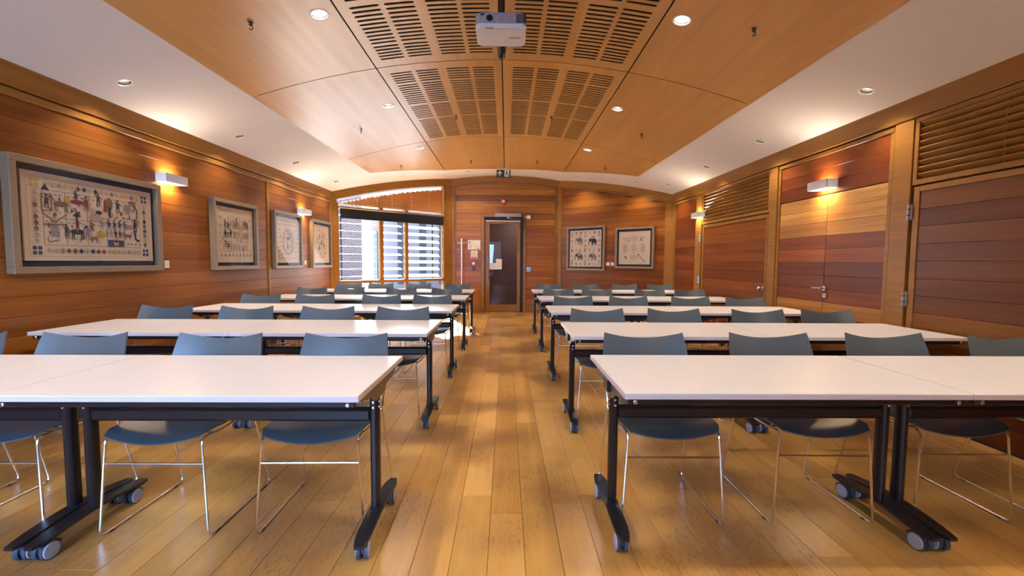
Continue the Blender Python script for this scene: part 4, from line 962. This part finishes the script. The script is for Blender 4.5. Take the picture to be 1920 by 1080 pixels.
caption(WL, 7.36, 1.20, 'white caption card between the two farthest left-wall pictures', .07, .07); caption(WP, RF-1.43, 1.198, 'white caption card touching the elephant picture side', .085, .07); caption(WP, RF-1.318, 1.198, 'white caption card touching the pale ray picture side', .07, .07)

# ------------------------------------------------------------------ door wall fittings
t = thing('exit_sign', 'green exit sign with white arrow and running figure under the ceiling', 'sign', (-.07, 9.72, 3.205))
a = MB(); a.box(-.155, .155, -.012, .012, -.088, .078, M['green'], .002); a.box(-.157, .157, -.014, .014, .078, .084, M['signw']); a.build('sign_panel', t)
A = Art(-.0135)
A.poly([(-.085, .06), (-.135, .005), (-.135, -.025), (-.096, .012), (-.096, -.065), (-.074, -.065), (-.074, .012), (-.035, -.025), (-.035, .005)], 'signw')
A.poly([(.02, -.075), (.125, -.075), (.125, .07), (.02, .07)], 'signw'); A.mb.build('sign_symbol', t)
A = Art(-.0145)
A.ell(.062, .042, .011, .011, 'green'); A.poly([(.052, .028), (.078, .028), (.088, -.012), (.062, -.015)], 'green'); A.path([(.058, .022), (.04, .005), (.024, .003)], .009, 'green'); A.path([(.078, .022), (.10, .012), (.105, -.005)], .008, 'green')
A.path([(.066, -.012), (.05, -.04), (.046, -.074)], .012, 'green'); A.path([(.082, -.012), (.092, -.044), (.12, -.046)], .012, 'green'); A.mb.build('running_figure', t)
a = MB(); a.tube([(0, 0, .08), (0, 0, arc(-.07)-3.205)], .005, M['signw'], 8); a.build('hanger', t)
def wallthing(name, label, cat, W, u, z): return thing(name, label, cat, W.p(u, 0, z), W.a)
t = wallthing('fire_alarm', 'round red fire alarm sounder above the glazed door', 'alarm', WE, -.073, 2.675)
a = MB(); a.lathe([(.078, .001), (.078, .03), (.06, .045), (.001, .045)], (0, 0, 0), (0, -1, 0), M['red'], 24); a.build('alarm_body', t)
a = MB(); a.lathe([(.036, .045), (.036, .056), (.001, .058)], (0, 0, 0), (0, -1, 0), M['signw'], 16); a.build('alarm_grille', t)
t = wallthing('notice', 'larger white notice with yellow patch left of the glazed door', 'notice', WE, -.776, 1.637)
a = MB(); a.box(-.152, .152, -.006, -.001, -.113, .113, M['signw']); a.build('notice_sheet', t)
A = Art(-.0075); A.poly([(-.04, -.02), (.04, -.02), (.01, .05), (-.04, .05)], 'ygreen'); A.ell(-.105, .06, .014, .03, 't_black', 8)
for i in range(5): A.line(-.12, .01-i*.02, -.06, .01-i*.02, .006, 't_grey')
for i in range(4): A.line(.0, -.045-i*.0, .13, -.045, .004, 't_grey')
A.line(.05, -.085, .13, -.085, .014, 'leaf'); A.mb.build('notice_print', t)
t = wallthing('notice', 'smaller white notice with red foot below the yellow-patched notice', 'notice', WE, -.775, 1.40)
a = MB(); a.box(-.083, .083, -.006, -.001, -.10, .10, M['cream']); a.build('notice_sheet', t)
A = Art(-.0075); A.poly([(-.07, -.09), (.07, -.09), (.07, -.06), (-.07, -.06)], 'red'); A.ell(0, .075, .014, .012, 't_blue', 8)
for i in range(5): A.line(-.06, .04-i*.022, .06, .04-i*.022, .004, 't_tan')
A.mb.build('notice_print', t)
t = wallthing('call_point', 'red fire call point with white centre left of the door', 'call point', WE, -.786, 1.195)
a = MB(); a.box(-.045, .045, -.035, -.001, -.045, .05, M['red'], .006); a.build('call_point_case', t); a = MB(); a.box(-.035, .035, -.037, -.034, -.04, .015, M['signw'], .003); a.build('press_panel', t)
t = wallthing('door_switch', 'small black push plate below the red call point', 'switch', WE, -.786, 1.062)
a = MB(); a.box(-.04, .04, -.012, -.001, -.04, .04, M['socket'], .004); a.build('switch_plate', t); a = MB(); a.lathe([(.016, .011), (.016, .018), (.001, .018)], (0, 0, 0), (0, -1, 0), M['steel'], 14); a.build('push_button', t)
t = wallthing('light_switch', 'square steel switch plate right of the glazed door', 'switch', WE, .545, 1.052)
a = MB(); a.box(-.055, .055, -.010, -.001, -.058, .058, M['satin'], .004); a.build('switch_plate', t)
for z in (-.028, .0, .028):
    a = MB(); a.box(-.04, .04, -.015, -.009, z-.009, z+.009, M['satin'], .003); a.build('rocker', t)
t = wallthing('sensor_box', 'small white box high up right of the glazed door', 'sensor', WE, .535, 2.305)
a = MB(); a.box(-.045, .045, -.055, -.001, -.042, .042, M['whitem'], .005); a.build('box_case', t); a = MB(); a.tube([(-.045, -.03, .0), (-.075, -.03, .01), (-.11, -.028, -.02)], .008, M['whitem'], 8); a.build('cable_entry', t)
a = MB(); P = [(.36, -.06, 2.37), (.40, -.05, 2.34), (.385, -.05, 2.18), (.36, -.045, 2.05), (.375, -.045, 1.99), (.42, -.04, 1.98), (.44, -.04, 2.03), (.425, -.04, 2.12), (.44, -.03, 2.25), (.455, -.03, 2.29)]
a.tube([WE.p(*p) for p in P], .007, M['cable'], 6); tag(a.build('door_cable'), 'black cable looping from the door closer to the white box', 'cable')
for u, z, w_, h_, lab in ((-.323, 1.122, .155, .155, 'small square white paper taped inside the door glass'), (-.176, 1.172, .14, .25, 'taller white paper taped on the door glass')):
    a = MB(); a.box(-w_/2, w_/2, -.002, .0, -h_/2, h_/2, M['paper'])
    for i in range(5): a.box(-w_*.38, w_*.38, -.0026, -.002, h_*.35-i*h_*.15-.002, h_*.35-i*h_*.15+.002, M['t_grey'])
    o = a.build('door_notice'); o.location = WE.p(u, .0445, z); tag(o, lab, 'notice')
# coat stand
t = thing('coat_stand', 'slim chrome coat stand left of the notices by the door', 'coat stand', (-1.045, 10.12, 0))
a = MB(); a.lathe([(.16, 0), (.16, .008), (.15, .014), (.02, .02)], (0, 0, 0), (0, 0, 1), M['satin'], 28); a.build('base', t)
a = MB(); a.tube([(0, 0, .01), (0, 0, 1.765)], .016, M['chrome'], 12); a.build('pole', t)
for i in range(5):
    an = i*2*PI/5+.3; z = 1.66 - (.06 if i % 2 else 0)-(.10 if i == 3 else 0); a = MB(); a.tube([(0, 0, z), (.06*math.cos(an), .06*math.sin(an), z+.005), (.12*math.cos(an), .12*math.sin(an), z+.02)], .005, M['chrome'], 6); a.build('peg', t)

# ------------------------------------------------------------------ projector
t = thing('projector', 'white and grey projector hung on a brown pole with coiled black cables', 'projector', (-.045, 3.19, 2.86))
def rounded(x, y0, y1, r, bulge=.0):
    p = []
    for cx, cy, a0 in ((x-r, y0+r, -PI/2), (x-r, y1-r, 0), (-x+r, y1-r, PI/2), (-x+r, y0+r, PI)):
        for k in range(5): an = a0+k*PI/8; p.append((cx+r*math.cos(an), cy+r*math.sin(an)))
    return p
a = MB(); a.prism(rounded(.178, -.135, .14, .035), .0, .016, M['pwhite'], 'z'); a.prism(rounded(.170, -.128, .132, .035), -.008, .0, M['pwhite'], 'z'); a.build('bottom_case', t)
a = MB(); a.prism(rounded(.177, -.137, .138, .03), .016, .082, M['grey'], 'z'); a.prism(rounded(.165, -.125, .13, .04), .082, .094, M['grey'], 'z'); a.build('top_case', t)
a = MB(); a.lathe([(.030, 0), (.030, .010), (.024, .010), (.022, .004)], (-.078, -.136, .048), (0, -1, 0), M['grey'], 20); a.lathe([(.023, .004), (.014, .0065), (.001, .007)], (-.078, -.136, .048), (0, -1, 0), M['lens'], 20); a.build('lens', t)
a = MB(); a.box(-.045, .085, -.139, -.136, .020, .078, M['grey'], .001); a.build('front_panel', t)
a = MB()
for i in range(6):
    for j in range(6): a.box(.105+i*.0115, .113+i*.0115, -.1395, -.136, .020+j*.010, .0275+j*.010, M['hook'])
a.build('vent_grille', t)
a = MB(); a.box(-.142, -.114, -.139, -.136, .068, .078, M['hook']); a.build('infrared_window', t)
a = MB(); a.box(-.108, -.048, -.132, -.112, -.011, -.007, M['grey'], .002); a.build('lens_shutter', t)
a = MB(); a.box(-.02, .02, .06, .10, -.0095, -.0075, M['paper']); a.build('rating_label', t); a = MB(); a.box(.055, .14, .0, .018, -.0090, -.0078, M['grey']); a.build('bottom_marking', t)
mt = t; OZ = arc(-.045)-.012-2.86; OC = 2.985-2.86
a = MB(); a.lathe([(.06, 0), (.06, -.012), (.03, -.02)], (0, .02, OZ), (0, 0, 1), M['pole'], 20); a.lathe([(.026, -.01), (.026, -.285)], (0, .02, OZ), (0, 0, 1), M['pole'], 16); a.build('mount_pole', mt)
a = MB(); a.lathe([(.028, -.25), (.028, -.285), (.02, -.30), (.02, -.318)], (0, .02, OZ), (0, 0, 1), M['steel'], 16); a.box(-.05, .05, -.02, .06, OZ-.324, OZ-.318, M['steel'], .002); a.build('mount_head', mt)
cb = t
rs = random.Random(3); a = MB()
def SH(q): q.v = [(v[0], v[1]+.02, v[2]+OC) for v in q.v]
for k in range(5):
    R_ = .036+.006*k*.6; pts = [(R_*math.cos(q)*rs.uniform(.95, 1.05), -.02+R_*.5*math.sin(q*1.0)+.006*k-.012, .0+R_*.8*math.sin(q)) for q in [2*PI*i/14 for i in range(14)]]
    a.tube(pts, .004, M['cable'], 5, True)
a.tube([(.04, 0, -.02), (.07, .0, -.025), (.085, .0, -.005), (.10, .0, -.02)], .004, M['cable'], 5); SH(a); a.build('cable_coil', cb)
a = MB()
for k in range(5):
    x_ = -.035+.018*k; a.tube([(x_, .04, -.02), (x_, .13, -.03), (x_*.9, .155, -.10), (x_*.6+.0, .165, -.185-.008*(k % 3)), (x_*.3-.005, .165, -.20+.006*k), (x_*.3+.01, .16, -.15), (x_+.01, .13, -.09)], .0042, M['cable'], 5)
SH(a); a.build('drooping_cable', cb)
